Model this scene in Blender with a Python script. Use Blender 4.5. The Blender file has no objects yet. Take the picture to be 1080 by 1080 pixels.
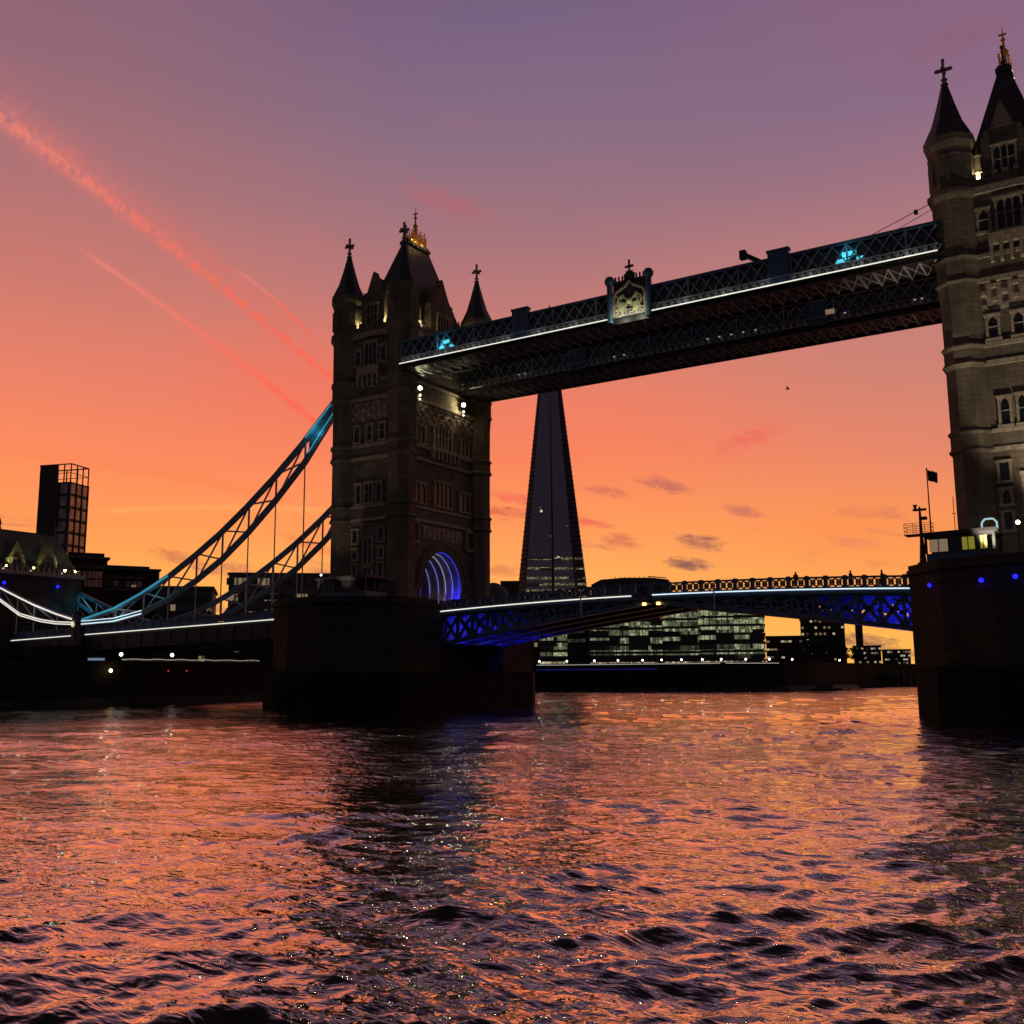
import bpy, math, random
import numpy as np
from mathutils import Vector

random.seed(7)
rng = np.random.default_rng(11)
SC = bpy.context.scene
COL = SC.collection

# ------------------------------------------------------------------ camera
CAMP = (91.89, -118.07, 4.115)
YAW, PITCH, ROLL, FPX = .56423, .15775, -.00695, 1084.4
def cam_axes():
    cy, sy, cp, sp = math.cos(YAW), math.sin(YAW), math.cos(PITCH), math.sin(PITCH)
    f = Vector((-sy*cp, cy*cp, sp)); r = Vector((cy, sy, 0)); u = r.cross(f)
    cr, sr = math.cos(ROLL), math.sin(ROLL)
    return cr*r+sr*u, -sr*r+cr*u, f
AR, AU, AF = cam_axes()
cd = bpy.data.cameras.new("camera"); cam = bpy.data.objects.new("camera", cd); COL.objects.link(cam)
from mathutils import Matrix
m = Matrix(((AR.x, AU.x, -AF.x, CAMP[0]), (AR.y, AU.y, -AF.y, CAMP[1]), (AR.z, AU.z, -AF.z, CAMP[2]), (0, 0, 0, 1)))
cam.matrix_world = m
cd.sensor_width = 36; cd.lens = FPX/1080*36; cd.clip_start = .2; cd.clip_end = 60000
SC.camera = cam
SC.render.resolution_x = 1024; SC.render.resolution_y = 1024

def ray(a, b): return (AF + AR*((a-540)/FPX) - AU*((b-540)/FPX))
def far(px, py, D):
    """world point seen in that direction at a horizontal distance D metres"""
    d = ray(px, py); h = math.hypot(d.x, d.y); t = D/h
    return Vector(CAMP) + d*t

# ------------------------------------------------------------------ colour management, world
SC.view_settings.view_transform = 'Standard'; SC.view_settings.look = 'None'
SC.view_settings.exposure = 0; SC.view_settings.gamma = 1
try: SC.view_settings.use_curve_mapping = False
except Exception: pass
SC.cycles.use_denoising = True
SC.cycles.max_bounces = 6; SC.cycles.diffuse_bounces = 3; SC.cycles.glossy_bounces = 4
SC.cycles.sample_clamp_indirect = 5; SC.cycles.caustics_reflective = False; SC.cycles.caustics_refractive = False
SC.cycles.blur_glossy = 0.0

def lin(c):
    return tuple((x/255/12.92 if x/255 <= .04045 else ((x/255+.055)/1.055)**2.4) for x in c)+(1,)

world = bpy.data.worlds.new("World"); SC.world = world; world.use_nodes = True
wt = world.node_tree; wt.nodes.clear()
class NT:
    def __init__(s, tree): s.t = tree
    def n(s, typ, **kw):
        nd = s.t.nodes.new(typ)
        for k, v in kw.items(): setattr(nd, k, v)
        return nd
    def put(s, sock, v):
        if isinstance(v, bpy.types.NodeSocket): s.t.links.new(v, sock)
        elif v is not None: sock.default_value = v
    def m(s, op, a, b=None, c=None, clamp=False):
        nd = s.n('ShaderNodeMath', operation=op); nd.use_clamp = clamp
        s.put(nd.inputs[0], a)
        if b is not None: s.put(nd.inputs[1], b)
        if c is not None: s.put(nd.inputs[2], c)
        return nd.outputs[0]
    def dot(s, v, k):
        nd = s.n('ShaderNodeVectorMath', operation='DOT_PRODUCT'); s.put(nd.inputs[0], v); s.put(nd.inputs[1], k)
        return nd.outputs['Value']
    def ss(s, v, a, b, lo=0., hi=1.):
        nd = s.n('ShaderNodeMapRange'); nd.interpolation_type = 'SMOOTHSTEP'
        s.put(nd.inputs[0], v); nd.inputs[1].default_value = a; nd.inputs[2].default_value = b
        nd.inputs[3].default_value = lo; nd.inputs[4].default_value = hi
        return nd.outputs[0]
    def ramp(s, v, stops, srgb=True):
        nd = s.n('ShaderNodeValToRGB'); s.put(nd.inputs[0], v); cr = nd.color_ramp
        cr.interpolation = 'LINEAR'
        while len(cr.elements) < len(stops): cr.elements.new(.5)
        for e, (p, c) in zip(cr.elements, stops):
            e.position = p; e.color = lin(c) if srgb else c
        return nd.outputs[0]
    def mix(s, f, a, b, mode='MIX'):
        nd = s.n('ShaderNodeMix', data_type='RGBA', blend_type=mode); s.put(nd.inputs[0], f)
        s.put(nd.inputs[6], a); s.put(nd.inputs[7], b); return nd.outputs[2]
    def noise(s, vec, scale, detail=4, rough=.55, dist=0.):
        nd = s.n('ShaderNodeTexNoise'); s.put(nd.inputs['Vector'], vec)
        nd.inputs['Scale'].default_value = scale; nd.inputs['Detail'].default_value = detail
        nd.inputs['Roughness'].default_value = rough; nd.inputs['Distortion'].default_value = dist
        return nd.outputs[0]
    def vec(s, x, y, z):
        nd = s.n('ShaderNodeCombineXYZ')
        for i, v in enumerate((x, y, z)): s.put(nd.inputs[i], v)
        return nd.outputs[0]

W = NT(wt)
dirv = W.n('ShaderNodeTexCoord').outputs['Generated']
nz = W.n('ShaderNodeVectorMath', operation='NORMALIZE'); W.put(nz.inputs[0], dirv); D = nz.outputs[0]
fh = (-math.sin(YAW), math.cos(YAW), 0); rh = (math.cos(YAW), math.sin(YAW), 0)
el = W.m('MULTIPLY', W.m('ARCSINE', W.dot(D, (0, 0, 1))), 180/math.pi)
az = W.m('MULTIPLY', W.m('ARCTAN2', W.dot(D, rh), W.dot(D, fh)), 180/math.pi)
# large soft unevenness of the air
wob = W.noise(W.vec(W.m('MULTIPLY', az, .03), W.m('MULTIPLY', el, .08), 3.), 1., 2, .5)
el2 = W.m('ADD', el, W.m('MULTIPLY', W.m('SUBTRACT', wob, .5), 4.))
t = W.m('DIVIDE', W.m('MAXIMUM', el2, 0.), 60., clamp=True)
def st(l): return [(e/60, c) for e, c in l]
rl = W.ramp(t, st([(0, (255,190,86)), (4, (255,176,84)), (8, (255,154,84)), (12, (250,136,94)), (16, (230,128,104)), (20, (206,122,110)),
                   (25, (174,114,116)), (30, (148,104,118)), (38, (134,96,118)), (52, (62,44,50)), (60, (44,34,40))]))
rr = W.ramp(t, st([(0, (255,190,84)), (4, (255,168,82)), (8, (250,150,90)), (12, (228,134,106)), (16, (204,130,116)), (20, (188,126,122)),
                   (25, (160,114,128)), (29, (140,106,132)), (34, (136,98,126)), (52, (64,46,52)), (60, (46,35,40))]))
rc = W.ramp(t, st([(0, (255,196,92)), (4, (255,180,90)), (8, (255,152,88)), (12, (248,132,92)), (16, (224,128,106)), (20, (198,124,116)),
                   (25, (160,114,124)), (29, (136,108,130)), (34, (122,98,130)), (52, (62,44,52)), (60, (44,34,40))]))
back = W.ramp(t, st([(0, (82,73,80)), (10, (76,67,76)), (25, (54,46,57)), (60, (34,29,38))]))
front = W.mix(W.ss(az, -26, -2), rl, rc); front = W.mix(W.ss(az, 2, 26), front, rr)
skyc = W.mix(W.ss(W.m('ABSOLUTE', az), 38, 100), front, back)
# the red-orange glow left of the near tower and right of it
for px, py, hw, hh, c, s in ((330, 405, 130, 60, (255,106,78), .4), (610, 440, 150, 60, (255,122,90), .3), (905, 560, 120, 40, (255,140,72), .35)):
    d0 = ray(px, py).normalized(); a0, e0 = math.degrees(math.atan2(d0.dot(Vector(rh)), d0.dot(Vector(fh)))), math.degrees(math.asin(d0.z))
    x = W.m('DIVIDE', W.m('SUBTRACT', az, a0), hw*.052); y = W.m('DIVIDE', W.m('SUBTRACT', el, e0), hh*.052)
    g = W.m('EXPONENT', W.m('MULTIPLY', W.m('ADD', W.m('MULTIPLY', x, x), W.m('MULTIPLY', y, y)), -1.))
    skyc = W.mix(W.m('MULTIPLY', g, s), skyc, lin(c))
# streaky low clouds
cv = W.vec(W.m('MULTIPLY', az, .16), W.m('MULTIPLY', W.m('ADD', el, W.m('MULTIPLY', az, .12)), .75), 0.)
cn = W.noise(cv, 1., 5, .6, .6)
band = W.m('MULTIPLY', W.ss(el, .5, 3), W.ss(el, 6.5, 11, 1, 0))
frontal = W.ss(W.m('ABSOLUTE', az), 60, 90, 1, 0)
cm = W.m('MULTIPLY', W.m('MULTIPLY', W.ss(cn, .57, .72), band), frontal)
skyc = W.mix(W.m('MULTIPLY', cm, .62), skyc, lin((176,98,92)))
# wispy pink sheets higher up
cv2 = W.vec(W.m('MULTIPLY', az, .05), W.m('MULTIPLY', W.m('ADD', el, W.m('MULTIPLY', az, .3)), .16), 8.)
cm2 = W.m('MULTIPLY', W.ss(W.noise(cv2, 1., 6, .62, .8), .56, .72), W.m('MULTIPLY', W.ss(el, 9, 14), W.ss(el, 26, 31, 1, 0)))
skyc = W.mix(W.m('MULTIPLY', W.m('MULTIPLY', cm2, frontal), .4), skyc, lin((236,104,92)))
# single small clouds: (centre px, py, half width px, half height px, tilt, colour, strength)
fine = W.noise(W.vec(W.m('MULTIPLY', az, .75), W.m('MULTIPLY', W.m('ADD', el, W.m('MULTIPLY', az, .18)), 2.3), 5.), 1., 8, .72, .7)
def azel(px, py):
    d = ray(px, py).normalized()
    return (math.degrees(math.atan2(d.dot(Vector(rh)), d.dot(Vector(fh)))), math.degrees(math.asin(d.z)))
for px, py, hw, hh, tilt, c, s in [
        (738, 572, 30, 9, .18, (134,84,88), .85), (726, 595, 26, 8, .12, (130,82,86), .85), (700, 511, 30, 9, .25, (176,98,96), .7),
        (640, 518, 26, 7, .2, (196,100,92), .7), (655, 570, 24, 9, .1, (214,110,84), .7), (785, 540, 22, 7, .2, (190,102,94), .6),
        (538, 541, 34, 8, .05, (214,84,76), .8), (622, 552, 30, 6, .12, (232,92,82), .8), (535, 602, 30, 7, .1, (220,118,84), .6),
        (790, 462, 40, 12, -.3, (236,100,88), .55), (475, 215, 60, 18, .3, (186,100,104), .45), (560, 530, 60, 8, .25, (240,96,84), .6),
        (915, 676, 34, 9, .15, (138,92,84), .9), (950, 690, 26, 7, .15, (150,98,84), .8), (190, 590, 34, 8, .3, (196,108,82), .7),
        (250, 602, 44, 8, .1, (180,100,84), .6), (225, 640, 26, 6, .2, (176,104,80), .6), (830, 685, 40, 10, .1, (190,118,92), .6),
        (330, 575, 44, 7, .3, (238,112,80), .5), (900, 572, 30, 6, .2, (220,128,100), .5), (1010, 40, 60, 14, -.1, (146,90,108), .4)]:
    a0, e0 = azel(px, py); k = math.degrees(1/FPX)*.97
    x = W.m('DIVIDE', W.m('SUBTRACT', az, a0), hw*k)
    y = W.m('DIVIDE', W.m('ADD', W.m('SUBTRACT', el, e0), W.m('MULTIPLY', W.m('SUBTRACT', az, a0), tilt)), hh*k)
    r2 = W.m('ADD', W.m('MULTIPLY', x, x), W.m('MULTIPLY', y, y))
    v = W.m('SUBTRACT', W.m('ADD', W.m('MULTIPLY', fine, 2.6), -.72), W.m('MULTIPLY', r2, .55))
    skyc = W.mix(W.m('MULTIPLY', W.ss(v, -.12, .85), s*1.1), skyc, lin(c))
# aircraft trails: great circles through two points of the sky
puff = W.noise(W.vec(W.m('MULTIPLY', az, 2.4), W.m('MULTIPLY', W.m('SUBTRACT', el, W.m('MULTIPLY', az, .4)), 1.9), 1.), 1., 4, .6, .3)
for p0, p1, w0, w1, c, s, pf in [((-40, 88), (352, 396), 8.5, 3.2, (242,114,98), .75, 1.), ((-60, 66), (300, 332), 22, 7, (224,108,102), .2, .5),
                                 ((85, 258), (340, 446), 2.6, 3.6, (250,110,86), .72, .3), ((250, 280), (330, 352), 1.6, 1.8, (250,124,96), .6, .2),
                                 ((-60, 463), (300, 520), 5, 6, (252,128,84), .5, .5), ((100, 536), (340, 534), 3, 3, (255,178,98), .45, .3)]:
    d0, d1 = ray(*p0).normalized(), ray(*p1).normalized(); nn = d0.cross(d1).normalized(); mid = (d0+d1).normalized()
    tang = nn.cross(mid).normalized(); L = math.acos(max(-1, min(1, d0.dot(d1))))/2
    dist = W.m('MULTIPLY', W.dot(D, tuple(nn)), FPX); along = W.m('DIVIDE', W.dot(D, tuple(tang)), math.sin(L))
    dist = W.m('ADD', dist, W.m('MULTIPLY', W.m('SUBTRACT', puff, .5), w0*.9*pf))
    dist = W.m('ADD', dist, W.m('MULTIPLY', W.m('MULTIPLY', along, along), -4.))
    wd = W.m('ADD', (w0+w1)/2, W.m('MULTIPLY', along, (w1-w0)/2))
    g = W.m('DIVIDE', dist, W.m('MAXIMUM', wd, 1.5)); g = W.m('EXPONENT', W.m('MULTIPLY', W.m('MULTIPLY', g, g), -1.))
    ends = W.m('MULTIPLY', W.m('MULTIPLY', W.ss(along, -1.05, -.8), W.ss(along, .95, 1.15, 1, 0)), W.m('GREATER_THAN', W.dot(D, tuple(mid)), 0))
    tex = W.m('ADD', 1-.8*pf, W.m('MULTIPLY', W.ss(puff, .36, .58), .8*pf))
    cc = W.mix(W.ss(along, -.9, .8), lin((238,132,116)), lin((255,98,74))) if c[1] < 127 else lin(c)
    skyc = W.mix(W.m('MULTIPLY', W.m('MULTIPLY', W.m('MULTIPLY', g, ends), tex), s), skyc, cc)
# physically based dusk sky added underneath at low strength
SUN_EL, SUN_AZ = math.radians(1.5), math.atan2(-math.sin(YAW+.25), math.cos(YAW+.25))
skyt = W.n('ShaderNodeTexSky', sky_type='NISHITA'); skyt.sun_disc = False; skyt.sun_elevation = SUN_EL; skyt.sun_rotation = SUN_AZ
bg1 = W.n('ShaderNodeBackground'); W.put(bg1.inputs[0], skyc); bg1.inputs[1].default_value = 1.0
bg2 = W.n('ShaderNodeBackground'); W.put(bg2.inputs[0], skyt.outputs[0]); bg2.inputs[1].default_value = .003
ad = W.n('ShaderNodeAddShader'); W.put(ad.inputs[0], bg1.outputs[0]); W.put(ad.inputs[1], bg2.outputs[0])
wo = W.n('ShaderNodeOutputWorld'); W.put(wo.inputs[0], ad.outputs[0])

sl = bpy.data.lights.new("sun", 'SUN'); sl.energy = .04; sl.angle = math.radians(8); sl.color = (1, .5, .28)
so = bpy.data.objects.new("sun", sl); COL.objects.link(so)
sd = Vector((math.sin(SUN_AZ)*math.cos(SUN_EL), math.cos(SUN_AZ)*math.cos(SUN_EL), math.sin(SUN_EL)))
so.rotation_euler = (-sd).to_track_quat('-Z', 'Y').to_euler(); so.location = (0, 0, 90)

# ------------------------------------------------------------------ materials
MATS = {}
def mat(name, col=(.3,.3,.3), rough=.7, metal=0., emit=None, es=0., noise=0., nscale=1., bump=0., bscale=4., spec=None):
    mt = bpy.data.materials.new(name); mt.use_nodes = True; T = NT(mt.node_tree)
    b = mt.node_tree.nodes['Principled BSDF']; b.inputs['Roughness'].default_value = rough; b.inputs['Metallic'].default_value = metal
    b.inputs['Base Color'].default_value = (*col, 1)
    if spec is not None: b.inputs['Specular IOR Level'].default_value = spec
    oc = T.n('ShaderNodeTexCoord').outputs['Object']
    if noise:
        nn = T.noise(oc, nscale, 5, .6)
        T.put(b.inputs['Base Color'], T.mix(T.ss(nn, .3, .7), tuple(c*(1-noise) for c in col)+(1,), tuple(min(1, c*(1+noise)) for c in col)+(1,)))
    if bump:
        bp = T.n('ShaderNodeBump'); bp.inputs['Strength'].default_value = bump; bp.inputs['Distance'].default_value = .05
        T.put(bp.inputs['Height'], T.noise(oc, bscale, 5, .6)); T.put(b.inputs['Normal'], bp.outputs[0])
    if emit: b.inputs['Emission Color'].default_value = (*emit, 1); b.inputs['Emission Strength'].default_value = es
    MATS[name] = mt; return mt

def masonry(name, c1, c2, mortar, bw, bh, rough=.85, stain=.35, ms=.02):
    mt = bpy.data.materials.new(name); mt.use_nodes = True; T = NT(mt.node_tree); b = mt.node_tree.nodes['Principled BSDF']
    tc = T.n('ShaderNodeTexCoord'); oc = tc.outputs['Object']; nr = tc.outputs['Normal']
    sx = T.n('ShaderNodeSeparateXYZ'); T.put(sx.inputs[0], oc); sn = T.n('ShaderNodeSeparateXYZ'); T.put(sn.inputs[0], nr)
    pick = T.m('GREATER_THAN', T.m('ABSOLUTE', sn.outputs[0]), T.m('ABSOLUTE', sn.outputs[1]))
    u = T.m('ADD', T.m('MULTIPLY', sx.outputs[1], pick), T.m('MULTIPLY', sx.outputs[0], T.m('SUBTRACT', 1., pick)))
    br = T.n('ShaderNodeTexBrick'); T.put(br.inputs['Vector'], T.vec(u, sx.outputs[2], 0.))
    br.inputs['Color1'].default_value = (*c1, 1); br.inputs['Color2'].default_value = (*c2, 1); br.inputs['Mortar'].default_value = (*mortar, 1)
    br.inputs['Scale'].default_value = 1; br.inputs['Brick Width'].default_value = bw; br.inputs['Row Height'].default_value = bh
    br.inputs['Mortar Size'].default_value = ms; br.inputs['Bias'].default_value = 0; br.inputs['Mortar Smooth'].default_value = .3
    st_ = T.ss(T.noise(T.vec(sx.outputs[0], sx.outputs[1], T.m('MULTIPLY', sx.outputs[2], .35)), .45, 6, .65), .3, .7)
    colr = T.mix(T.m('MULTIPLY', st_, stain), br.outputs['Color'], tuple(x*.35 for x in c1)+(1,))
    T.put(b.inputs['Base Color'], colr); b.inputs['Roughness'].default_value = rough; b.inputs['Specular IOR Level'].default_value = .15
    bp = T.n('ShaderNodeBump'); bp.inputs['Strength'].default_value = .8; bp.inputs['Distance'].default_value = .08
    hh = T.m('ADD', T.m('MULTIPLY', br.outputs['Fac'], -1.), T.m('MULTIPLY', T.noise(oc, 2.5, 6, .7), .9))
    T.put(bp.inputs['Height'], hh); T.put(b.inputs['Normal'], bp.outputs[0]); MATS[name] = mt; return mt

def litcells(name, base, lit, strength, cell, prob, rough=.25, jitter=.8, warm=None):
    """glazing with lit and unlit bays behind it"""
    mt = bpy.data.materials.new(name); mt.use_nodes = True; T = NT(mt.node_tree); b = mt.node_tree.nodes['Principled BSDF']
    oc = T.n('ShaderNodeTexCoord').outputs['Object']
    def cells(sz, seed):
        sn = T.n('ShaderNodeVectorMath', operation='SNAP'); T.put(sn.inputs[0], oc); sn.inputs[1].default_value = sz
        wn = T.n('ShaderNodeTexWhiteNoise', noise_dimensions='4D'); T.put(wn.inputs['Vector'], sn.outputs[0]); wn.inputs['W'].default_value = seed
        return wn.outputs['Value']
    a = cells(cell, 1.3); c = cells((cell[0]*5, cell[1]*5, cell[2]), 7.7); d = cells((cell[0]*.25, cell[1]*.25, cell[2]*.3), 3.1)
    on = T.m('MULTIPLY', T.ss(c, 1-prob-.1, 1-prob+.1), T.ss(a, .15, .9, .25, 1.))
    inner = T.ss(T.noise(oc, .8, 3, .6), .35, .7, .35, 1.)
    on = T.m('MULTIPLY', T.m('MULTIPLY', on, inner), T.ss(d, .1, 1., 1-jitter, 1.))
    b.inputs['Base Color'].default_value = (*base, 1); b.inputs['Roughness'].default_value = rough
    ec = T.mix(T.ss(a, .3, .7), (*lit, 1), (*(warm or lit), 1)); T.put(b.inputs['Emission Color'], ec)
    T.put(b.inputs['Emission Strength'], T.m('MULTIPLY', on, strength)); MATS[name] = mt; return mt

masonry('tower_stone', (.33,.27,.20), (.24,.195,.145), (.17,.14,.11), 1.25, .5, stain=.7)
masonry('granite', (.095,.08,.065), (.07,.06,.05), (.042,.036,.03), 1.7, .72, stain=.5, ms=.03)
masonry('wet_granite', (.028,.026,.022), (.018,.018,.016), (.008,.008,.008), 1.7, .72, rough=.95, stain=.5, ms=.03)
masonry('brown_brick', (.10,.06,.045), (.07,.045,.035), (.05,.04,.03), .8, .3)
masonry('quay_stone', (.045,.04,.035), (.03,.028,.025), (.012,.012,.012), 1.4, .6, stain=.6, ms=.03)
mat('pale_stone', (.44,.36,.27), .85, noise=.3, nscale=2.5, bump=.5)
mat('slate', (.055,.055,.06), .55, noise=.4, nscale=3, bump=.8, bscale=3)
mat('dark_glass', (.012,.013,.016), .12)
mat('blue_steel', (.055,.11,.19), .45, .1, noise=.25, nscale=1.2)
mat('lattice_steel', (.22,.27,.33), .5, .1, noise=.25, nscale=1.5)
mat('white_steel', (.42,.46,.5), .45, .1, noise=.2, nscale=1.5)
mat('teal_steel', (.03,.20,.28), .4, .1, noise=.25, nscale=1.5)
mat('dark_steel', (.035,.035,.04), .5, .3, noise=.3)
mat('gold', (.9,.55,.12), .3, 1.)
mat('led_white', (.8,.8,.8), .5, emit=(1, .96, .82), es=1.0)
mat('led_cool', (.8,.8,.8), .5, emit=(.72, .9, 1), es=1.1)
mat('led_teal', (.1,.5,.6), .5, emit=(.04, .42, .62), es=.55)
mat('led_blue', (.05,.05,.5), .5, emit=(.02, .02, 1), es=1.4)
mat('led_pale2', (.3,.4,.5), .5, emit=(.5,.75,.8), es=.7)
mat('led_pale', (.3,.4,.5), .5, emit=(.3,.42,.6), es=.45, noise=.4, nscale=2)
mat('led_cyan', (.1,.5,.6), .5, emit=(.12, .75, .95), es=.8)
mat('flood_glass', (.8,.8,.7), .5, emit=(1, .88, .5), es=150)
mat('lamp_warm', (.8,.7,.5), .5, emit=(1, .78, .4), es=9)
mat('lamp_soft', (.8,.7,.5), .5, emit=(1, .85, .6), es=.7)
mat('lamp_white', (.8,.8,.8), .5, emit=(.95, .95, .85), es=7)
mat('string_light', (.6,.6,.5), .5, emit=(.9,.85,.7), es=.42)
mat('rib_blue', (.1,.1,.4), .5, emit=(.05,.05,1), es=.7)
mat('rib_white', (.3,.3,.3), .5, emit=(.3,.36,.9), es=.45)
mat('rib_warm', (.3,.3,.2), .5, emit=(.7,.7,.45), es=.45)
mat('lamp_red', (.5,.05,.03), .5, emit=(1, .06, .03), es=1.2)
mat('lamp_orange', (.5,.2,.03), .5, emit=(1, .42, .1), es=7)
mat('lit_yellow', (.3,.3,.1), .5, emit=(.75, .62, .08), es=.26)
mat('lit_dim', (.3,.3,.2), .5, emit=(.6, .42, .25), es=.32, noise=.3)
mat('mud', (.02,.018,.015), .6, noise=.4, nscale=.4, bump=1., bscale=.8)
mat('paving', (.045,.042,.04), .8, noise=.3, nscale=.3)
mat('asphalt', (.05,.05,.052), .85, noise=.2)
mat('concrete', (.11,.10,.095), .8, noise=.25, nscale=.5)
mat('dark_cladding', (.03,.028,.03), .5, noise=.3, nscale=.4)
mat('grey_glass', (.05,.045,.05), .18, noise=.4, nscale=.3)
mat('cloth_dark', (.02,.02,.025), .9)
mat('skin', (.35,.22,.16), .6)
mat('foliage', (.035,.045,.02), .9, noise=.5, nscale=2)
mat('bark', (.05,.035,.025), .9)
mat('feather', (.25,.24,.23), .8)
litcells('office_glass', (.02,.025,.024), (.50,.64,.34), 1.0, (1.5, 1.5, 2.2), .6, warm=(.72,.74,.42), jitter=.55)
litcells('office_dim', (.02,.02,.022), (.45,.5,.42), .35, (1.5, 1.5, 2.2), .5, warm=(.55,.42,.25))
litcells('city_windows', (.012,.012,.014), (.9,.66,.34), .9, (1.6, 1.6, 1.8), .5)
litcells('shop_glass', (.02,.02,.02), (.95,.8,.5), 1.6, (1.3, 1.3, 1.5), .7)
litcells('shard_lit', (.06,.055,.07), (.75,.66,.34), .8, (2., 2., 1.5), .75, rough=.15, jitter=.95)

def shard_mat():
    mt = bpy.data.materials.new('tower_glass'); mt.use_nodes = True; T = NT(mt.node_tree); b = mt.node_tree.nodes['Principled BSDF']
    oc = T.n('ShaderNodeTexCoord').outputs['Object']; sx = T.n('ShaderNodeSeparateXYZ'); T.put(sx.inputs[0], oc)
    fr = T.m('FRACT', T.m('DIVIDE', sx.outputs[2], 3.9)); slab = T.m('LESS_THAN', fr, .28)
    sn = T.n('ShaderNodeVectorMath', operation='SNAP'); T.put(sn.inputs[0], oc); sn.inputs[1].default_value = (1.6, 1.6, 3.9)
    wn = T.n('ShaderNodeTexWhiteNoise'); T.put(wn.inputs['Vector'], sn.outputs[0])
    T.put(b.inputs['Base Color'], T.mix(T.m('ADD', T.m('MULTIPLY', slab, .3), T.m('MULTIPLY', wn.outputs['Value'], .4)), (.36,.34,.42,1), (.20,.19,.26,1)))
    b.inputs['Roughness'].default_value = .35; b.inputs['Metallic'].default_value = .5
    spot = T.m('MULTIPLY', T.m('GREATER_THAN', wn.outputs['Value'], .998), T.m('GREATER_THAN', fr, .5))
    b.inputs['Emission Color'].default_value = (.9,.75,.5,1); T.put(b.inputs['Emission Strength'], T.m('MULTIPLY', spot, .8))
    MATS['tower_glass'] = mt
shard_mat()

def water_mat():
    mt = bpy.data.materials.new('river_water'); mt.use_nodes = True; T = NT(mt.node_tree); b = mt.node_tree.nodes['Principled BSDF']
    b.inputs['Base Color'].default_value = (.012,.007,.006,1); b.inputs['Roughness'].default_value = .025; b.inputs['IOR'].default_value = 1.5
    b.inputs['Specular IOR Level'].default_value = .5
    oc = T.n('ShaderNodeTexCoord').outputs['Object']
    mp = T.n('ShaderNodeMapping'); T.put(mp.inputs[0], oc); mp.inputs['Rotation'].default_value = (0, 0, -YAW+.15); mp.inputs['Scale'].default_value = (.55, 1.25, 1)
    n1 = T.noise(mp.outputs[0], 1.3, 3, .6, .6); n2 = T.noise(mp.outputs[0], 4.6, 1.5, .5, 1.0); n0 = T.noise(mp.outputs[0], .42, 3, .55, .4)
    patch = T.ss(T.noise(oc, .035, 3, .5, .5), .35, .65, .55, 1.25)
    h = T.m('MULTIPLY', T.m('ADD', T.m('ADD', T.m('MULTIPLY', n1, .092), T.m('MULTIPLY', n2, .024)), T.m('MULTIPLY', n0, .16)), patch)
    bp = T.n('ShaderNodeBump'); bp.inputs['Strength'].default_value = 1.; bp.inputs['Distance'].default_value = 1.
    T.put(bp.inputs['Height'], h); T.put(b.inputs['Normal'], bp.outputs[0]); MATS['river_water'] = mt
    gl = T.n('ShaderNodeBsdfGlossy'); gl.inputs['Color'].default_value = (1,.90,.83,1); gl.inputs['Roughness'].default_value = .02; T.put(gl.inputs['Normal'], bp.outputs[0])
    mx = T.n('ShaderNodeMixShader'); lw = T.n('ShaderNodeLayerWeight'); lw.inputs['Blend'].default_value = .5; T.put(lw.inputs['Normal'], bp.outputs[0]); T.put(mx.inputs[0], T.m('ADD', .05, T.m('MULTIPLY', T.ss(lw.outputs['Facing'], .46, .84), .92))); T.put(mx.inputs[1], b.outputs[0]); T.put(mx.inputs[2], gl.outputs[0])
    T.put(mt.node_tree.nodes['Material Output'].inputs['Surface'], mx.outputs[0])
water_mat()

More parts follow.
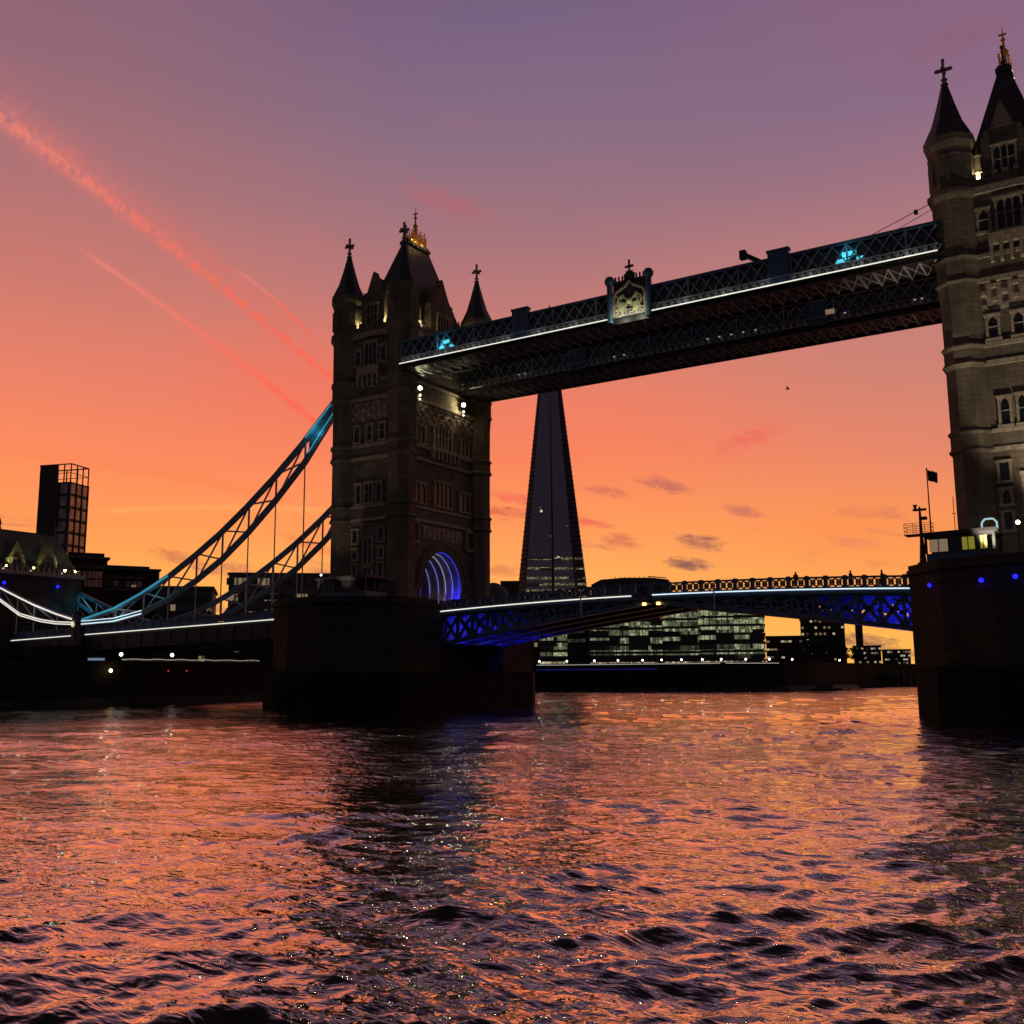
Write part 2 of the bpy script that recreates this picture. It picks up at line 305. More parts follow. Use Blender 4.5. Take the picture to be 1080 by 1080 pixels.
# ------------------------------------------------------------------ helpers
class MB:
    def __init__(s): s.v = []; s.f = []
    def add(s, vs, fs):
        o = len(s.v); s.v += [tuple(p) for p in vs]; s.f += [tuple(i+o for i in f) for f in fs]; return s
    def box(s, x0, x1, y0, y1, z0, z1):
        return s.add([(x0,y0,z0),(x1,y0,z0),(x1,y1,z0),(x0,y1,z0),(x0,y0,z1),(x1,y0,z1),(x1,y1,z1),(x0,y1,z1)],
                     [(0,3,2,1),(4,5,6,7),(0,1,5,4),(1,2,6,5),(2,3,7,6),(3,0,4,7)])
    def frustum(s, a, b):
        """a, b: two polygons with the same count"""
        n = len(a); return s.add(list(a)+list(b), [tuple(reversed(range(n))), tuple(range(n, 2*n))]+[(i, (i+1) % n, n+(i+1) % n, n+i) for i in range(n)])
    def prism(s, poly, axis, a0, a1):
        def P(u, v, w): return {'x': (w, u, v), 'y': (u, w, v), 'z': (u, v, w)}[axis]
        return s.frustum([P(u, v, a0) for u, v in poly], [P(u, v, a1) for u, v in poly])
    def lathe(s, cx, cy, prof, n=8, rot=None):
        rot = math.pi/n if rot is None else rot; o = len(s.v)
        for z, r in prof:
            for k in range(n): s.v.append((cx+r*math.cos(rot+2*math.pi*k/n), cy+r*math.sin(rot+2*math.pi*k/n), z))
        for j in range(len(prof)-1):
            for k in range(n): s.f.append((o+j*n+k, o+j*n+(k+1) % n, o+(j+1)*n+(k+1) % n, o+(j+1)*n+k))
        s.f.append(tuple(o+k for k in reversed(range(n)))); s.f.append(tuple(o+(len(prof)-1)*n+k for k in range(n))); return s
    def bar(s, p0, p1, w, h=None):
        p0, p1 = Vector(p0), Vector(p1); h = h or w; d = (p1-p0)
        if d.length < 1e-6: return s
        d.normalize(); up = Vector((0,0,1)) if abs(d.z) < .97 else Vector((0,1,0)); a = d.cross(up).normalized(); b = a.cross(d)
        q = []
        for p in (p0, p1):
            for i, j in ((-1,-1),(1,-1),(1,1),(-1,1)): q.append(p+a*(i*w/2)+b*(j*h/2))
        return s.add(q, [(3,2,1,0),(4,5,6,7),(0,1,5,4),(1,2,6,5),(2,3,7,6),(3,0,4,7)])
    def path(s, pts, w, h=None):
        for a, b in zip(pts[:-1], pts[1:]): s.bar(a, b, w, h)
        return s
    def ball(s, c, r, n=8, m_=6, sx=1, sz=1):
        prof = [(c[2]+r*sz*math.sin(-math.pi/2+math.pi*j/m_), max(.002, r*sx*math.cos(-math.pi/2+math.pi*j/m_))) for j in range(m_+1)]
        return s.lathe(c[0], c[1], prof, n)
    def build(s, name, material, parent=None, smooth=False):
        me = bpy.data.meshes.new(name); off = Vector((0,0,0))
        if parent is not None:
            p = parent
            while p is not None: off += Vector(p.location); p = p.parent
        elif s.v:
            a = np.array(s.v); off = Vector(((a[:,0].min()+a[:,0].max())/2, (a[:,1].min()+a[:,1].max())/2, a[:,2].min()))
        me.from_pydata([(x-off.x, y-off.y, z-off.z) for x, y, z in s.v], [], s.f); me.update()
        import bmesh
        bm = bmesh.new(); bm.from_mesh(me); bmesh.ops.recalc_face_normals(bm, faces=bm.faces); bm.to_mesh(me); bm.free()
        me.materials.append(MATS[material]); 
        if smooth: me.shade_smooth()
        o = bpy.data.objects.new(name, me); COL.objects.link(o)
        if parent is not None: o.parent = parent
        else: o.location = off
        return o
def tag(o, label=None, cat=None, group=None, kind=None):
    for k, v in (('label', label), ('category', cat), ('group', group), ('kind', kind)):
        if v: o[k] = v
    return o
def thing(name, loc, label, cat, group=None):
    o = bpy.data.objects.new(name, None); COL.objects.link(o); o.location = loc; o.empty_display_size = .5
    return tag(o, label, cat, group)
def copy_tree(o, parent=None):
    c = o.copy(); COL.objects.link(c)
    c.parent = parent
    for ch in list(o.children): copy_tree(ch, c)
    return c
def light(parent, loc, energy, color, r=.3, typ='POINT', aim=None, spot=60):
    l = bpy.data.lights.new('lamp_light', typ); l.energy = energy; l.color = color; l.shadow_soft_size = r
    if typ == 'SPOT': l.spot_size = math.radians(spot); l.spot_blend = .8
    o = bpy.data.objects.new('lamp_light', l); COL.objects.link(o); off = Vector((0,0,0)); p = parent
    while p is not None: off += Vector(p.location); p = p.parent
    o.location = Vector(loc)-off; o.parent = parent
    if aim is not None: o.rotation_euler = (Vector(aim)-Vector(loc)).to_track_quat('-Z', 'Y').to_euler()
    return o

# ------------------------------------------------------------------ water: real waves on a grid that is denser near the boat
def make_water():
    R = [0.6]; 
    while R[-1] < 520: R.append(R[-1]*(1.0052 if R[-1] < 90 else 1.009) if R[-1] > 7 else R[-1]*1.05)
    while R[-1] < 30000: R.append(R[-1]*1.35)
    R = np.array(R); base = math.atan2(math.cos(YAW), -math.sin(YAW))
    A = np.concatenate([np.radians(np.arange(-36, 36, .085)), np.radians(np.arange(36, 324, 3.))]) + base
    rr_, aa = np.meshgrid(R, A, indexing='ij')
    x = CAMP[0] + rr_*np.cos(aa); y = CAMP[1] + rr_*np.sin(aa)
    sp = np.maximum(rr_*.0052, rr_*math.radians(.085)); z = np.zeros_like(x); dx = np.zeros_like(x); dy = np.zeros_like(x)
    lam = np.exp(rng.uniform(math.log(.22), math.log(8.), 170)); main = base + .12
    grp = np.clip(.75 + .55*np.sin(x*.31+y*.17+1.1+1.2*np.sin(y*.11))*np.sin(y*.42-x*.13+.6+1.3*np.sin(x*.09)) + .3*np.sin(x*.9+y*.5)*np.sin(y*.8-x*.6), .15, 1.7)
    gust = .78 + .4*np.sin(x*.021+1.3)*np.sin(y*.027+.4) + .22*np.sin(x*.07-y*.05+2)
    # a smoother lane on the right and rougher patches, as wakes leave them
    for l in lam:
        th = main + rng.normal(0, .55 if l > 1.2 else .7); k = 2*math.pi/l; kx, ky = k*math.cos(th), k*math.sin(th)
        a = .0066*l**.86*(.85 if l < .9 else 1.35 if l < 3.2 else .55)*rng.uniform(.5, 1.2)/ (1+.08*l) ; ph = rng.uniform(0, 2*math.pi)
        fade = np.clip((l/sp-2.)/2.5, 0, 1)
        p = kx*x+ky*y+ph; w_ = a*fade*gust*(grp if l > .9 else 1)
        z += w_*np.cos(p); dx -= .75*w_*math.cos(th)*np.sin(p); dy -= .75*w_*math.sin(th)*np.sin(p)
    x = x+dx; y = y+dy; z = z*np.where(rr_ < 2.5, .3, 1)
    nr, na = x.shape; V = np.stack([x, y, z], -1).reshape(-1, 3).astype(np.float32)
    i, j = np.meshgrid(np.arange(nr-1), np.arange(na), indexing='ij'); j2 = (j+1) % na
    F = np.stack([i*na+j, (i+1)*na+j, (i+1)*na+j2, i*na+j2], -1).reshape(-1, 4)
    me = bpy.data.meshes.new('river_water'); nf = len(F)
    me.vertices.add(len(V)); me.vertices.foreach_set('co', V.ravel())
    me.loops.add(nf*4); me.loops.foreach_set('vertex_index', F.ravel().astype(np.int32))
    me.polygons.add(nf); me.polygons.foreach_set('loop_start', np.arange(0, nf*4, 4, dtype=np.int32)); me.polygons.foreach_set('loop_total', np.full(nf, 4, dtype=np.int32))
    me.update(calc_edges=True); me.validate(); me.shade_smooth(); me.materials.append(MATS['river_water'])
    o = bpy.data.objects.new('river_water', me); COL.objects.link(o); tag(o, kind='structure')
make_water()

# ------------------------------------------------------------------ land: south bank, one sheet to the horizon
BANK = [(-150,-2500),(-95,-400),(-66,-90),(-58,-24),(-54,-6),(-54,20),(-52,60),(-50,112),(-46,118),(-1.5,124),(9,140),(12,156),(14,190),(16,215),(24,262),(70,300),(160,306),(400,320),(3000,400)]
land = BANK+[(22000,3000),(22000,26000),(-26000,26000),(-26000,-3000)]
tag(MB().prism(land, 'z', 5.2, 6.3).build('embankment_ground', 'paving'), kind='structure')
wall = MB()
for a, b in zip(BANK[1:-1], BANK[2:]):
    d = Vector((b[0]-a[0], b[1]-a[1], 0)).normalized(); n_ = Vector((d.y, -d.x, 0))
    def o_(p, k): return (p[0]+n_.x*k, p[1]+n_.y*k)
    wall.prism([o_(a, .35), o_(b, .35), o_(b, -.5), o_(a, -.5)], 'z', -2, 5.9)
    wall.prism([o_(a, .45), o_(b, .45), o_(b, -.1), o_(a, -.1)], 'z', 5.9, 7.0)
tag(wall.build('river_wall', 'quay_stone'), 'dark stone embankment wall along the far side of the river', 'wall')
fs = MB()
for a, b in zip(BANK[2:12], BANK[3:13]):
    d = Vector((b[0]-a[0], b[1]-a[1], 0)).normalized(); n_ = Vector((d.y, -d.x, 0))
    w1, w2 = random.uniform(1.5, 3), random.uniform(1.5, 3)
    fs.add([(a[0]+n_.x*.3, a[1]+n_.y*.3, 1.0), (b[0]+n_.x*.3, b[1]+n_.y*.3, 1.0), (b[0]+n_.x*w2, b[1]+n_.y*w2, -.5), (a[0]+n_.x*w1, a[1]+n_.y*w1, -.5)], [(0,1,2,3)])
tag(fs.build('foreshore', 'mud'), kind='structure')

# ------------------------------------------------------------------ bridge
SPAN = 82.3
SIDE = {0: 'left', 1: 'right'}
def arch_poly(cx, hw, z0, zs, rise, n=9):
    """pointed-ish arch outline, closed"""
    pts = [(cx-hw, z0)]
    for k in range(n+1):
        t_ = math.pi - math.pi*k/n; pts.append((cx+hw*math.cos(t_), zs+rise*math.sin(t_)))
    return pts+[(cx+hw, z0)]
def window(parent, face, c, z0, z1, hw, lights=1, rows=2, arched=True, plane=0., fr=.16):
    """stone surround with mullions, dark glazing behind it. face: '-y','+x','-x','+y'"""
    sgn = -1 if face[0] == '-' else 1; ax = face[1]
    f = MB(); g = MB()
    def bx(mb, a, b, z_0, z_1, d0, d1):
        p, q = sorted((plane+sgn*d0, plane+sgn*d1))
        if ax == 'y': mb.box(a, b, p, q, z_0, z_1)
        else: mb.box(p, q, a, b, z_0, z_1)
    bx(f, c-hw-fr*1.6, c-hw, z0, z1, 0, .26); bx(f, c+hw, c+hw+fr*1.6, z0, z1, 0, .26)
    bx(f, c-hw-fr*2.2, c+hw+fr*2.2, z0-fr*1.6, z0, 0, .36); bx(f, c-hw-fr*2.2, c+hw+fr*2.2, z1, z1+fr*1.5, 0, .36)
    w_ = 2*hw/lights
    for i in range(1, lights): bx(f, c-hw+i*w_-.07, c-hw+i*w_+.07, z0, z1, .02, .22)
    for i in range(1, rows): zz = z0+(z1-z0)*i/rows*1.05; bx(f, c-hw, c+hw, zz-.05, zz+.05, .03, .18)
    if arched:
        for i in range(lights):
            a = c-hw+i*w_; h_ = min(w_*.75, (z1-z0)*.4)
            for s_, k in ((0, 1), (1, -1)):
                x0 = a if s_ == 0 else a+w_
                tri = [(x0, z1), (x0, z1-h_), (x0+k*w_*.2, z1-h_*.4), (x0+k*w_*.5, z1)]
                p, q = sorted((plane+sgn*.03, plane+sgn*.2)); f.prism(tri, ax, p, q) if ax == 'y' else f.prism(tri, 'x', p, q)
    bx(g, c-hw, c+hw, z0, z1, 0.0, .05)
    o = f.build('window', 'pale_stone', parent); g.build('pane', 'dark_glass', o)
    return o

def make_tower():
    TX, TY = 5.25, 9.85; Z0 = 13.6
    root = thing('stone_tower', (0,0,Z0), 'gothic stone bridge tower, whole in view, with blue lit arch, leftmost of the two', 'bridge tower', 'great stone towers of the bridge')
    # lower block with the road arch running through it along x
    out = [(-TY, Z0), (-TY, 27.5), (TY, 27.5), (TY, Z0)]
    AH = 5.0
    arch = [(AH*math.cos(math.pi*k/14), 16.2+5.6*math.sin(math.pi*k/14)**.9) for k in range(15)]
    poly = [(-TY, 27.5), (-TY, Z0), (-AH, Z0)] + [(-y, z) for y, z in arch] + [(AH, Z0), (TY, Z0), (TY, 27.5)]
    w_ = MB(); w_.prism(poly, 'x', -TX, TX); w_.box(-TX, TX, -TY, TY, 27.5, 53.0)
    w_.build('wall', 'tower_stone', root)
    # vault ribs and blue light in the archway
    for q_, x in enumerate((4.9, 3.6, 2.3, 1.0, -.6, -2.4, -4.2)):
        rb = MB(); pts = [(x, (AH-.12)*math.cos(math.pi*k/14), 16.2+5.45*math.sin(math.pi*k/14)**.9) for k in range(15)]
        rb.path([(x, pts[0][1], Z0+.3)]+pts+[(x, pts[-1][1], Z0+.3)], .3, .3); o_ = rb.build('vault_rib', 'pale_stone', root)
        MB().path([(x+.17, p[1]*.985, p[2]-.06) for p in pts], .05, .12).build('rib_light', ('rib_blue', 'rib_white', 'rib_warm')[(0, 1, 2, 1, 1, 0, 0)[q_]], o_)
    for sx in (1, -1):
        hood = MB()
        for k_, rad in ((0, 5.35), (1, 6.0)):
            hood.path([(sx*(TX+.08+.05*k_), rad*math.cos(math.pi*k/16), 16.2+(rad+.6)*math.sin(math.pi*k/16)) for k in range(17)], .35, .3)
        hood.path([(sx*(TX+.1), 5.2*math.cos(math.pi*k/16), 16.2+5.9*math.sin(math.pi*k/16)) for k in range(17)], .2, 1.0)
        hood.build('arch_moulding', 'tower_stone', root)
    for x, e_ in ((4.3, 75), (-4.0, 8)):
        for y in (-4.6, 4.6):
            f = MB().box(x-.15, x+.15, y-.12, y+.12, 14.8, 15.2).build('arch_lamp', 'led_blue', root)
            light(f, (x, y*.86, 15.6), e_*(3 if y > 0 else 1), (.02,.02,1), .2)
    for y in (3.9, -4.2):
        f = MB().box(1.7, 2.0, y, y+.3, 14.2, 14.6).build('arch_lamp', 'lamp_warm', root)
        light(f, (2.4, y*.9, 14.9), 6, (1,.85,.5), .15)
    # corner turrets
    for sx in (-1, 1):
        for sy in (-1, 1):
            cx, cy = sx*5.1, sy*9.15; r = 1.98
            prof = [(Z0, r+.25), (14.6, r+.2), (15.0, r), (25.3, r), (25.6, r+.35), (25.95, r+.1), (27.1, r+.1), (27.45, r+.35), (27.8, r+.02),
                    (33.9, r+.02), (34.3, r+.38), (34.7, r+.12), (35.8, r+.12), (36.15, r+.38), (36.5, r+.03), (41.0, r+.08), (42.6, r+.2), (42.9, r+.45),
                    (43.3, r+.25), (45.0, r+.25), (45.4, r+.45), (45.7, r+.15), (51.6, r+.2), (52.2, r+.6), (52.6, r+.6), (52.9, r+.25),
                    (57.2, r+.28), (57.9, r+.6), (58.6, r+.62), (58.7, r+.3)]
            tu = MB().lathe(cx, cy, prof).build('corner_turret', 'tower_stone', root)
            MB().lathe(cx, cy, [(58.6, r+.5), (58.9, r+.42), (60.5, r-.35), (62.6, 1.0), (65.0, .36), (65.3, .3)]).build('spire', 'slate', tu)
            fn = MB().lathe(cx, cy, [(65.2, .42), (65.5, .2), (65.8, .35), (66.0, .14)])
            fn.box(cx-.13, cx+.13, cy-.13, cy+.13, 65.9, 68.0).box(cx-.72, cx+.72, cy-.14, cy+.14, 66.75, 67.05).box(cx-.14, cx+.14, cy-.72, cy+.72, 66.72, 67.02)
            fn.ball((cx, cy, 68.0), .2).ball((cx-.72, cy, 66.9), .2).ball((cx+.72, cy, 66.9), .2)
            fn.build('cross_finial', 'pale_stone', tu)
            # battlement slits on the turret head
            sl_ = MB()
            for k in range(8):
                a = math.pi/8+math.pi/4*k+math.pi/8; ca, sa = math.cos(a), math.sin(a)
                sl_.bar((cx+ca*(r+.1), cy+sa*(r+.1), 53.6), (cx+ca*(r+.1), cy+sa*(r+.1), 56.4), .3, .25)
            sl_.lathe(cx, cy, [(56.4, r+.33), (56.6, r+.33)]).build('blind_panel', 'tower_stone', tu)
    # string courses
    for z0, z1, e in ((25.35,25.8,.3),(27.2,27.6,.3),(34.0,34.5,.34),(35.85,36.35,.34),(42.5,43.0,.5),(45.1,45.5,.4),(51.9,52.6,.5)):
        MB().box(-TX-e, TX+e, -TY-e, TY+e, z0, z1).build('string_course', 'pale_stone', root)
    for z0, z1, e in ((25.8,27.2,.14),(34.5,35.85,.16),(43.0,45.1,.2)):
        MB().box(-TX-e, TX+e, -TY-e, TY+e, z0+.002, z1-.002).build('frieze', 'tower_stone', root)
    # corbel tables and balconies
    for s_ in (-1, 1):
        cb = MB(); cb.box(-3.3, 3.3, *sorted((s_*(TY-.2), s_*(TY+.06))), 39.6, 42.4); cc = MB(); cc.box(*sorted((s_*(TX-.2), s_*(TX+.06))), -7.3, 7.3, 39.6, 42.4)
        for row in range(4):
            z = 39.8+row*.66; d = .12+row*.1
            for k in range(7):
                if (k+row) % 2 == 0:
                    x = -2.9+5.8*k/6; y0, y1 = sorted((s_*TY, s_*(TY+d+.2))); cb.box(x-.26, x+.26, y0, y1, z, z+.4)
            for k in range(17):
                if (k+row) % 2 == 0:
                    y = -6.9+13.8*k/16; x0, x1 = sorted((s_*TX, s_*(TX+d+.2))); cc.box(x0, x1, y-.26, y+.26, z, z+.4)
        cb.build('corbel_table', 'pale_stone', root); cc.build('corbel_table', 'pale_stone', root)
    for s_ in (-1, 1):
        b = MB(); y0, y1 = sorted((s_*TY, s_*(TY+.9)))
        b.box(-2.0, 2.0, y0, y1, 46.2, 46.5).box(-2.0, 2.0, *sorted((s_*(TY+.7), s_*(TY+.9))), 46.5, 47.3)
        for k in range(5):
            x = -1.8+k*.9; b.box(x-.16, x+.16, y0, y1, 44.4, 46.2)
        b.build('balcony', 'pale_stone', root)
        b = MB(); x0, x1 = sorted((s_*TX, s_*(TX+.9)))
        b.box(x0, x1, -3.2, 3.2, 35.9, 36.3)
        for k in range(7): b.box(x0, x1, -3.0+k-.16, -3.0+k+.16, 34.6, 35.9)
        b.build('balcony', 'pale_stone', root)
    # windows, narrow faces
    for s_, fc in ((-1, '-y'), (1, '+y')):
        P = s_*TY
        window(root, fc, 0, 47.7, 51.0, 1.05, 3, 2, True, P)
        for x in (-2.35, 2.35): window(root, fc, x, 47.9, 50.2, .42, 1, 2, True, P)
        for x in (-2.3, 0, 2.3): window(root, fc, x, 36.7, 39.0, .42, 1, 2, True, P)
        window(root, fc, 0, 27.9, 30.7, .62, 2, 2, True, P)
        for x in (-1.85, 1.85): window(root, fc, x, 27.9, 30.6, .38, 1, 2, True, P)
        for x in (-2.35, 2.35):
            window(root, fc, x, 22.4, 24.2, .42, 1, 1, False, P); window(root, fc, x, 20.1, 21.5, .36, 1, 1, True, P); window(root, fc, x, 17.6, 19.3, .36, 1, 1, False, P)
        window(root, fc, 0, 19.4, 22.9, .7, 2, 3, True, P); window(root, fc, 0, 16.6, 18.8, .7, 2, 2, False, P)
    for s_, fc in ((1, '+x'), (-1, '-x')):
        P = s_*TX
        window(root, fc, 0, 36.6, 40.2, 2.0, 5, 2, True, P)
        for y in (-5.4, 5.4): window(root, fc, y, 36.6, 39.0, .95, 2, 2, True, P)
        window(root, fc, 0, 28.1, 31.6, 2.0, 4, 2, True, P)
        for y in (-5.4, 5.4): window(root, fc, y, 28.1, 30.8, 1.2, 2, 2, True, P)
        window(root, fc, 0, 47.9, 51.0, 1.6, 4, 2, True, P)
        for y in (-6.7, 6.7):
            nb = MB()
            nb.box(*sorted((P, P+s_*.5)), y-1.0, y+1.0, 22.2, 22.6).box(*sorted((P, P+s_*.4)), y-1.0, y-.75, 22.6, 25.0).box(*sorted((P, P+s_*.4)), y+.75, y+1.0, 22.6, 25.0).box(*sorted((P, P+s_*.5)), y-1.0, y+1.0, 25.0, 25.3)
            nb.build('niche', 'pale_stone', root)
        sd_ = MB().box(*sorted((P, P+s_*.08)), -4.8, 4.8, 23.2, 25.0)
        for k in range(9):
            y = -4.4+k*1.1; sd_.box(*sorted((P, P+s_*.2)), y-.2, y+.2, 23.4, 24.8)
        sd_.build('shield_row', 'pale_stone', root)
    # battlemented parapet
    for s_ in (-1, 1):
        pr = MB().box(-5, 5, s_*TY-.25, s_*TY+.25, 52.62, 53.5); k = -3.0
        while k <= 3.0: pr.box(k-.28, k+.28, s_*TY-.25, s_*TY+.25, 53.5, 54.1); k += 1.0
        pr.build('parapet', 'tower_stone', root)
        pr = MB().box(s_*TX-.25, s_*TX+.25, -9, 9, 52.62, 53.5); k = -7.0
        while k <= 7.0: pr.box(s_*TX-.25, s_*TX+.25, k-.28, k+.28, 53.5, 54.1); k += 1.0
        pr.build('parapet', 'tower_stone', root)
    # dormer gables
    def gable(axis, s_, hw, zt, za, plane, depth, wn):
        st_ = [(-hw, 52.6), (-hw, zt), (-hw+.35, zt), (-hw+.35, zt+.7), (-.9*hw+.75, zt+.7), (-.12, za), (0, za+.35), (.12, za), (.9*hw-.75, zt+.7), (hw-.35, zt+.7), (hw-.35, zt), (hw, zt), (hw, 52.6)]
        a, b = sorted((s_*plane, s_*(plane-depth)))
        g = MB()
        if axis == 'y': g.prism(st_, 'y', a, b)
        else: g.prism(st_, 'x', a, b)
        o = g.build('gable', 'tower_stone', root)
        window(o, ('-' if s_ < 0 else '+')+axis, 0, 53.6, 56.7, wn, 3 if wn < 1.2 else 4, 2, True, s_*plane, .13)
        rf = MB(); a, b = sorted((s_*(plane-depth), s_*(plane-depth-3.2)))
        tri = [(-hw+.2, 52.8), (-hw+.2, zt), (0, za-.2), (hw-.2, zt), (hw-.2, 52.8)]
        rf.prism(tri, axis, a, b); rf.build('gable_roof', 'slate', o)
    for s_ in (-1, 1):
        gable('y', s_, 2.1, 58.0, 61.4, 9.7, 1.2, .95)
        gable('x', s_, 2.9, 58.2, 62.2, 5.2, 1.2, 1.4)
    # steep roof, platform and gilded crown
    rf = MB().frustum([(-4.7,-8.2,53.0),(4.7,-8.2,53.0),(4.7,8.2,53.0),(-4.7,8.2,53.0)], [(-.6,-2.6,68.5),(.6,-2.6,68.5),(.6,2.6,68.5),(-.6,2.6,68.5)]).build('roof', 'slate', root)
    MB().box(-.8,.8,-2.8,2.8,68.5,68.95).box(-.62,.62,-2.6,2.6,68.95,69.3).build('roof_platform', 'slate', rf)
    cr = MB()
    cr.box(-.5, .5, -1.5, 2.2, 69.3, 69.4)
    for k in range(9):
        y = -1.4+k*.44
        for x in (-.45, .45):
            cr.bar((x, y, 69.3), (x, y, 70.9+.5*(k % 2)), .1).ball((x, y, 71.0+.5*(k % 2)), .15, 6, 4)
            if k < 8: cr.bar((x, y, 69.5), (x, y+.44, 70.5), .09); cr.bar((x, y+.44, 69.5), (x, y, 70.5), .09)
    for x in (-.45, .45): cr.bar((x, -1.4, 70.55), (x, 2.1, 70.55), .1)
    cr.lathe(0, 0, [(69.3,.3),(71.8,.22),(72.2,.45),(72.6,.18),(73.4,.12),(73.6,.3),(73.9,.1),(75.2,.04)])
    cr.box(-.4,.4,-.06,.06,74.2,74.4)
    cw = cr.build('crown_finial', 'gold', rf)
    light(cw, (1.0, -.2, 69.6), 45, (1,.6,.15), .1); light(cw, (1.0, 1.4, 69.6), 45, (1,.6,.15), .1); light(cw, (.2, -1.9, 69.7), 30, (1,.6,.15), .1)
    fin2 = MB()
    for y, h_ in ((-2.4, 71.2), (2.45, 70.6)): fin2.lathe(0, y, [(69.3,.16),(69.6,.3),(69.9,.12),(h_,.1),(h_+.2,.25),(h_+.5,.03)], 6)
    fin2.path([(0, -2.4, 69.4), (0, 2.45, 69.4)], .2)
    fin2.build('ridge_finial', 'dark_steel', rf)
    # fittings that light the gaps between turrets and gables
    for sx in (-1, 1):
        for sy in (-1, 1):
            f = MB().box(sx*3.0-.2, sx*3.0+.2, sy*9.1-.2, sy*9.1+.2, 53.02, 53.3).build('floodlight', 'lamp_warm', root)
            MB().lathe(sx*2.62, sy*8.7, [(52.62,.42),(54.6,.4),(54.7,.52),(54.9,.36),(56.4,.3),(56.6,.42),(56.9,.2),(57.7,.05)], 6).build('pinnacle', 'pale_stone', root)
            MB().lathe(sx*4.6, sy*5.0, [(52.62,.42),(54.6,.4),(54.7,.52),(54.9,.36),(56.4,.3),(56.6,.42),(56.9,.2),(57.7,.05)], 6).build('pinnacle', 'pale_stone', root)
            light(f, (sx*2.75, sy*9.5, 53.9), 200, (1,.9,.48), .25)
            f = MB().box(sx*4.7-.2, sx*4.7+.2, sy*5.6-.2, sy*5.6+.2, 53.02, 53.3).build('floodlight', 'lamp_warm', root)
            light(f, (sx*5.3, sy*5.2, 54.0), 300, (1,.9,.48), .25)
    return root
towerL = make_tower()
towerR = copy_tree(towerL); towerR.location.x = SPAN
towerR['label'] = 'gothic stone bridge tower cut by the right edge of the picture, nearer of the two'
for c in list(towerR.children_recursive):     # the arch of the nearer tower faces away from the river bend; its vault is unlit from here
    pass

# floodlights under the walkway on the left tower, the glaring pair
for tw, lx, lab in ((towerL, 1, 'left'),):
    for y, z in ((-7.0, 44.0), (3.6, 43.9)):
        f = MB().box(5.3, 6.3, y-.1, y+.1, z-.1, z+.1).build('lamp_bracket', 'dark_steel', tw)
        dd = Vector((.58, -.74, -.33)).normalized()
        for dz, w__, es_ in ((0, .5, 1), (-1.05, .28, 0), (-1.6, .2, 0)):
            c0 = Vector((6.5, y, z+dz)); MB().bar(c0-dd*.35, c0, w__*1.15).build('lamp_hood', 'dark_steel', f); (MB().ball(tuple(c0+dd*.08), .24, 10, 8) if es_ else MB().ball(tuple(c0+dd*.06), w__*.5, 8, 6)).build('lamp_glass', 'flood_glass' if es_ else 'lamp_warm', f)  # hoods added behind the bulbs to keep their light off the wall
        light(f, (6.5, y+.3, z-.9), 2.5, (1,.85,.45), .2)

# piers
def pier(x, lab):
    root = thing('bridge_pier', (x, 0, -2), lab, 'bridge pier', 'river piers under the towers')
    top = [(10.65,-15.8),(7.2,-20.2),(2.5,-22.4),(-2.5,-22.4),(-7.2,-20.2),(-10.65,-15.8)]
    ys = lambda P: [(x+a, b) for a, b in P]
    rec = 7.6      # recess for the leaf's tail
    s_ = 1 if x < 10 else -1
    full = top + [(-10.65,15.8),(-7.2,20.2),(-2.5,22.4),(2.5,22.4),(7.2,20.2),(10.65,15.8)]
    cut = [(10.65,15.8),(10.65,rec),(6.2,rec),(6.2,-rec),(10.65,-rec)]
    P = top+[(-10.65,15.8),(-7.2,20.2),(-2.5,22.4),(2.5,22.4),(7.2,20.2)]+cut
    P = [(a*s_, b) for a, b in P]
    MB().prism(ys(P), 'z', 4.6, 13.2).build('shaft', 'granite', root)
    big = [(a*(1.0 if abs(a) > 10 else 1.09), b*1.0 if abs(a) > 10 else b*1.05) for a, b in full]; big = [(a*.995, b) for a, b in big]
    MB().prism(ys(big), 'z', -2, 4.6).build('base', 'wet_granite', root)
    cp = MB()
    cap = [(a*1.015, b*1.02) for a, b in P]
    cp.prism(ys(cap), 'z', 13.2, 13.6)
    cp.build('cornice', 'granite', root)
    for sy in (-1, 1):
        cp = MB(); q = [(a, b) for a, b in ((-10.65,15.8),(-7.2,20.2),(-2.5,22.4),(2.5,22.4),(7.2,20.2),(10.65,15.8))]
        cp.path([(x+a, sy*b, 12.2) for a, b in q], .3, .25).build('string_course', 'granite', root)
    pw = MB(); pw2 = MB()
    for i in range(len(full)):
        a, b = full[i], full[(i+1) % len(full)]
        if abs(a[0]) > 10 and abs(b[0]) > 10:
            for y0, y1 in ((-15.8,-8.2),(8.2,15.8)): MB().bar((x+a[0]*.985, y0, 13.85), (x+a[0]*.985, y1, 13.85), .4, .5).build('parapet', 'granite', root)
        else: (pw if a[1] < 0 or b[1] < 0 else pw2).bar((x+a[0]*.99, a[1]*.99, 13.85), (x+b[0]*.99, b[1]*.99, 13.85), .4, .5)
    pw.build('parapet', 'granite', root); pw2.build('parapet', 'granite', root)
    for fx in (-6.0, -2.0, 2.0, 6.0):
        fy = -22.9 if abs(fx) < 3 else -21.2; MB().box(x+fx-.22, x+fx+.22, fy-.3, fy+.1, -1.5, 5.2).build('fender', 'bark', root)
    ld = MB()
    for dx in (-.22, .22): ld.box(x+4.2+dx-.03, x+4.2+dx+.03, -22.35, -22.25, 1.0, 13.0)
    for k in range(30): ld.box(x+3.98, x+4.42, -22.33, -22.28, 1.3+k*.39, 1.34+k*.39)
    ld.build('ladder', 'dark_steel', root)
    return root
pierL = pier(0, 'massive granite river pier under the left tower, dark at the waterline')
